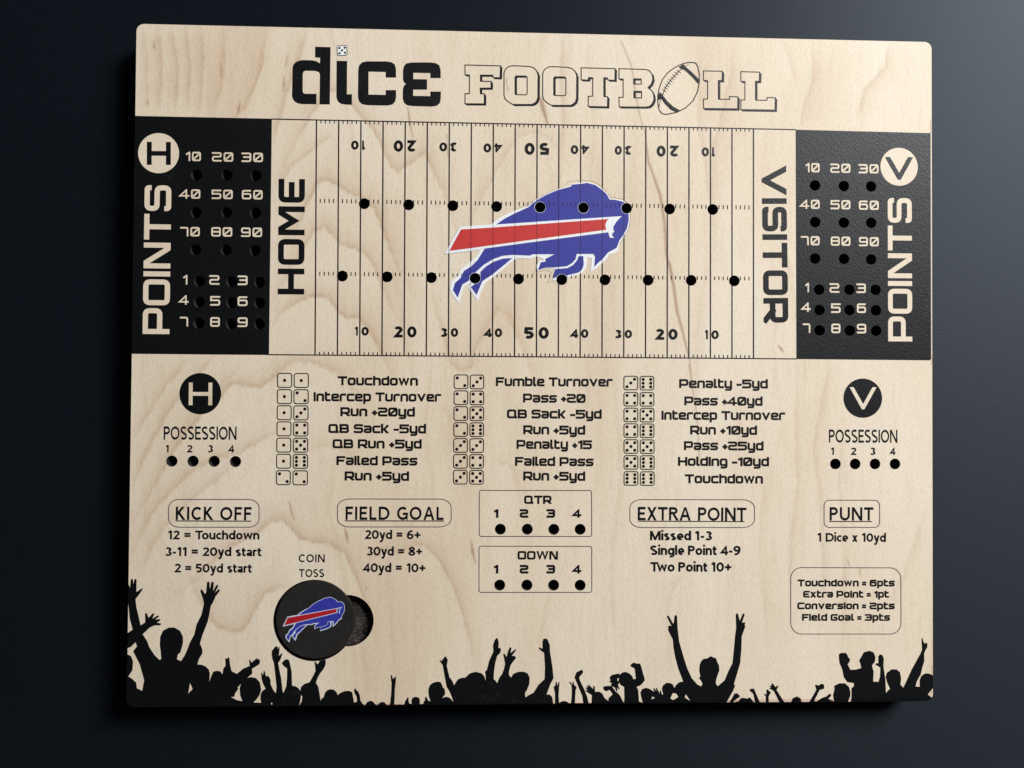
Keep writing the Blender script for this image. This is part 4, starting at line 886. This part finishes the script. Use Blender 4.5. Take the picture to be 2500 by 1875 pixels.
F_ = cv(1580, 1480, .16275, [(340, 1150), (372, 1180), (392, 1215), (403, 1245), (425, 1190), (475, 1140), (540, 1128), (500, 1020), (468, 940), (420, 760), (395, 620), (385, 500), (345, 420), (312, 350), (320, 330), (315, 300), (330, 288), (366, 295), (298, 158), (306, 140), (325, 145), (388, 262), (400, 240), (412, 140), (430, 128), (447, 150), (457, 330), (480, 530), (540, 740), (600, 930), (670, 1080), (750, 1170), (808, 1202), (830, 1162), (805, 1110), (777, 1080), (797, 1050), (780, 950), (790, 870), (812, 820), (845, 788), (900, 780), (930, 762), (955, 748), (1000, 770), (1035, 780), (1048, 830), (1078, 890), (1082, 960), (1040, 1080), (1028, 1150), (1045, 1185), (1060, 1197), (1160, 1112), (1220, 970), (1280, 850), (1300, 650), (1320, 430), (1335, 330), (1329, 150), (1333, 110), (1347, 103), (1362, 115), (1388, 218), (1435, 112), (1450, 105), (1463, 120), (1452, 160), (1422, 242), (1465, 243), (1470, 262), (1462, 280), (1472, 300), (1462, 330), (1418, 450), (1412, 650), (1395, 850), (1340, 1040), (1302, 1160), (1315, 1200), (1290, 1265), (1190, 1442), (1235, 1442), (1310, 1308), (1350, 1303), (1392, 1345), (1385, 1362), (1300, 1420), (1290, 1442), (1368, 1425), (1400, 1380), (1440, 1372), (1500, 1385), (1540, 1363), (1570, 1400), (1600, 1442), (1620, 1442), (1590, 1310), (1533, 1262), (1545, 1240), (1600, 1233), (1618, 1275), (1690, 1442), (1780, 1442), (1777, 1350), (1745, 1310), (1790, 1322), (1788, 1260), (1805, 1243), (1830, 1272), (1857, 1290), (1822, 1350), (1822, 1442), (1985, 1442), (1900, 1270), (1828, 1228), (1860, 1220), (1830, 1195), (1868, 1190), (1862, 1165), (1880, 1153), (1900, 1180), (1925, 1212), (1955, 1188), (1970, 1195), (1940, 1255), (2000, 1350), (2060, 1442), (2120, 1442)])
G_ = cv(1880, 1540, .19892, [(258, 872), (278, 825), (330, 803), (375, 828), (387, 872), (480, 872), (530, 790), (568, 720), (550, 665), (565, 660), (592, 672), (628, 648), (655, 655), (665, 675), (660, 712), (608, 725), (540, 860), (570, 865), (640, 820), (700, 800), (720, 775), (742, 772), (750, 795), (715, 835), (740, 845), (785, 867), (772, 790), (790, 720), (788, 672), (850, 643), (920, 643), (968, 688), (985, 750), (985, 800), (955, 870), (992, 866), (1000, 800), (998, 705), (1027, 680), (1028, 640), (950, 630), (905, 570), (885, 470), (850, 390), (843, 290), (870, 270), (930, 270), (952, 300), (958, 325), (980, 345), (975, 378), (952, 410), (985, 478), (1050, 475), (1120, 455), (1108, 400), (1093, 362), (1120, 318), (1150, 262), (1220, 243), (1270, 265), (1292, 320), (1285, 380), (1250, 425), (1270, 500), (1265, 622), (1330, 625), (1350, 560), (1353, 450), (1292, 412), (1298, 398), (1330, 396), (1328, 310), (1350, 288), (1380, 298), (1396, 345), (1390, 430), (1415, 600), (1422, 765), (1440, 740), (1472, 708), (1440, 640), (1418, 570), (1432, 515), (1490, 472), (1550, 472), (1595, 508), (1607, 590), (1600, 660), (1635, 698), (1690, 580), (1740, 470), (1850, 270), (1865, 230), (1858, 100), (1868, 83), (1882, 140), (1900, 155), (1915, 145), (1931, 155), (1928, 205), (1905, 240), (1890, 280), (1892, 370), (1862, 470), (1850, 530), (1800, 620), (1785, 682), (1837, 686), (1835, 600), (1858, 550), (1900, 523), (1950, 523), (1995, 545), (2030, 560), (2030, 690), (1985, 715), (1935, 782), (1980, 815), (2030, 850)])
crowd = []
for pts, yb in ((A_, 1745), (B_, 1745), (C_, 1745), (D_, 1745), (E_, 1745), (F_, 1745), (G_, 1745)):
    crowd.append([P(*q) for q in pts]+[P(pts[-1][0], yb), P(pts[0][0], yb)])
crowd.append([P(295, 1722.5), P(620, 1721.8), P(900, 1720.8), P(1200, 1718.5), P(1500, 1716.8), P(1760, 1714.2), P(2290, 1711.5), P(2290, 1760), P(295, 1760)])
crowd.append([P(295, 1712), P(600, 1714), P(760, 1720), P(295, 1745)])
k_ = .21704
gaps = [cv(290, 1380, k_, [(60, 430), (110, 438), (125, 600), (158, 722), (60, 790)]), cv(290, 1380, k_, [(60, 950), (140, 915), (190, 866), (207, 910), (163, 965), (240, 1120), (287, 1290), (265, 1412), (205, 1382), (198, 1320), (150, 1275), (110, 1250), (155, 1180), (162, 1080), (140, 1020), (60, 985)]),
        cv(290, 1380, k_, [(804, 1322), (832, 1390), (783, 1442)]), cv(600, 1540, .13562, [(997, 1152), (1020, 1180), (1010, 1270), (963, 1340), (985, 1250)]), cv(600, 1540, .13562, [(455, 1312), (468, 1285), (485, 1310), (472, 1330)]),
        cv(1580, 1480, .16275, [(400, 1303), (440, 1310), (467, 1360), (390, 1405), (348, 1380), (385, 1300)]), cv(1580, 1480, .16275, [(580, 1318), (648, 1420), (563, 1368)]),
        cv(1340, 1560, .13562, [(1235, 705), (1262, 705), (1250, 770), (1232, 740)]), cv(1340, 1560, .13562, [(1860, 1035), (1915, 1055), (1845, 1085)])]
sheet('crowd_silhouette', 'black', board, crowd, [[P(*q) for q in g] for g in gaps]+[circle(PK_C, PK_R, 96)], also=inner)['label'] = 'black silhouette of a cheering crowd with raised arms along the bottom edge'

# ------------------------------------------------------------------ the coin in its pocket
CT = TH+.25                                 # top of the coin
cc_ = P(769.6, 1513.0, CT); CR = 93.4*.1556*(304.1-CT)/(304.1-TH)
coin = thing('toss_coin', 'black round coin with the blue buffalo emblem resting in the coin toss pocket', 'coin', (cc_[0]*MM, cc_[1]*MM, (TH-PD+.02)*MM))
coin.parent = None
def local(me):
    for v in me.vertices:
        v.co.x -= cc_[0]*MM; v.co.y -= cc_[1]*MM; v.co.z -= (TH-PD+.02)*MM
    return me
n = 128; vs = []; fs = []
pr = [(CR-.12, CT), (CR, CT-.14), (CR, TH-PD+.1), (CR-.1, TH-PD+.02)]
for r_, z_ in pr: vs += [(cc_[0]*MM+r_*MM*math.cos(2*math.pi*i/n), cc_[1]*MM+r_*MM*math.sin(2*math.pi*i/n), z_*MM) for i in range(n)]
for k in range(len(pr)-1):
    for i in range(n): fs.append((k*n+i, (k+1)*n+i, (k+1)*n+(i+1) % n, k*n+(i+1) % n))
fs.append(tuple(range(n))); fs.append(tuple(range(3*n, 4*n))[::-1])
me = bpy.data.meshes.new('disc'); me.from_pydata(vs, [], fs)
disc = obj('disc', local(me), 'coin', coin)
# emblem on the coin, placed by matching four landmarks of the field emblem
src = np.array([(110, 887), (2112, 440), (268, 1422), (1650, 108), (280, 592)], float)
dst = np.array([(333, 995), (1338, 650), (437, 1247), (1075, 525), (417, 828)], float)
Am = np.c_[src, np.ones(5)]; sol, *_ = np.linalg.lstsq(Am, dst, rcond=None)
def CG(pts):
    q = np.c_[np.array(pts, float), np.ones(len(pts))]@sol
    return [P(640+a*.15066, 1380+b*.15066, CT) for a, b in q]
def cs(nm, mt, polys, z, par, minus=()):
    o = sheet(nm, mt, par, polys, minus, z=CT+z); local(o.data); return o
ce = bpy.data.objects.new('coin_emblem', None); C.objects.link(ce); ce.parent = coin
ce['label'] = 'small blue buffalo emblem with a red stripe'
def grow(pts, d):
    L_, R_ = ribbon(pts, 2*d, True)
    aL = abs(sum(L_[i-1][0]*L_[i][1]-L_[i][0]*L_[i-1][1] for i in range(len(L_)))); aR = abs(sum(R_[i-1][0]*R_[i][1]-R_[i][0]*R_[i-1][1] for i in range(len(R_))))
    return L_ if aL > aR else R_
cs('white_edge', 'coin_white', [CG(W_)]+ring_polys(CG(BM_), .5)+ring_polys(CG(W_), .16), .03, ce)
cs('blue_body', 'coin_blue', [CG(BM_)]+ring_polys(CG(BM_), .14)+[CG(LEG2), CG(FLEG)]+ring_polys(CG(LEG2), .07)+ring_polys(CG(FLEG), .05), .06, ce)
cs('white_stripe_edge', 'coin_white', ring_polys(CG(RED), .56)+[ribbon(CG([(1885, 500), (2020, 480), (1950, 560), (1935, 610), (1945, 680)]), .28)], .09, ce)
cs('red_stripe', 'coin_red', [CG(RED)], .12, ce)
# engraved crumbs left in the finger notch
for i, (px_, py_, r_) in enumerate(((901.5, 1519, .75), (893.5, 1540, .95))):
    me = bpy.data.meshes.new('char_chip'); bm = bmesh.new(); bmesh.ops.create_icosphere(bm, subdivisions=2, radius=r_*MM)
    for v in bm.verts: v.co = Vector((v.co.x*(1+.25*random.uniform(-1, 1)), v.co.y*(1.5 if i else .8)*(1+.2*random.uniform(-1, 1)), v.co.z*.35))
    bm.to_mesh(me); bm.free()
    q = P(px_, py_, TH-PD)
    o = obj('char_chip', me, dark_wood('char_chip', (.05, .04, .03)) if i == 0 else M['burnt'], board)
    o.location = (q[0]*MM, q[1]*MM, (TH-PD+.25)*MM)

# ------------------------------------------------------------------ table top
me = bpy.data.meshes.new('table_top'); me.from_pydata([(-1.2, -1.2, 0), (1.2, -1.2, 0), (1.2, 1.2, 0), (-1.2, 1.2, 0), (-1.2, -1.2, -.03), (1.2, -1.2, -.03), (1.2, 1.2, -.03), (-1.2, 1.2, -.03)], [], [(0, 1, 2, 3), (7, 6, 5, 4), (0, 4, 5, 1), (1, 5, 6, 2), (2, 6, 7, 3), (3, 7, 4, 0)])
t = obj('table_top', me, 'table', None); t['kind'] = 'structure'; t['label'] = 'dark slate blue table top'
board.location.z = .00005
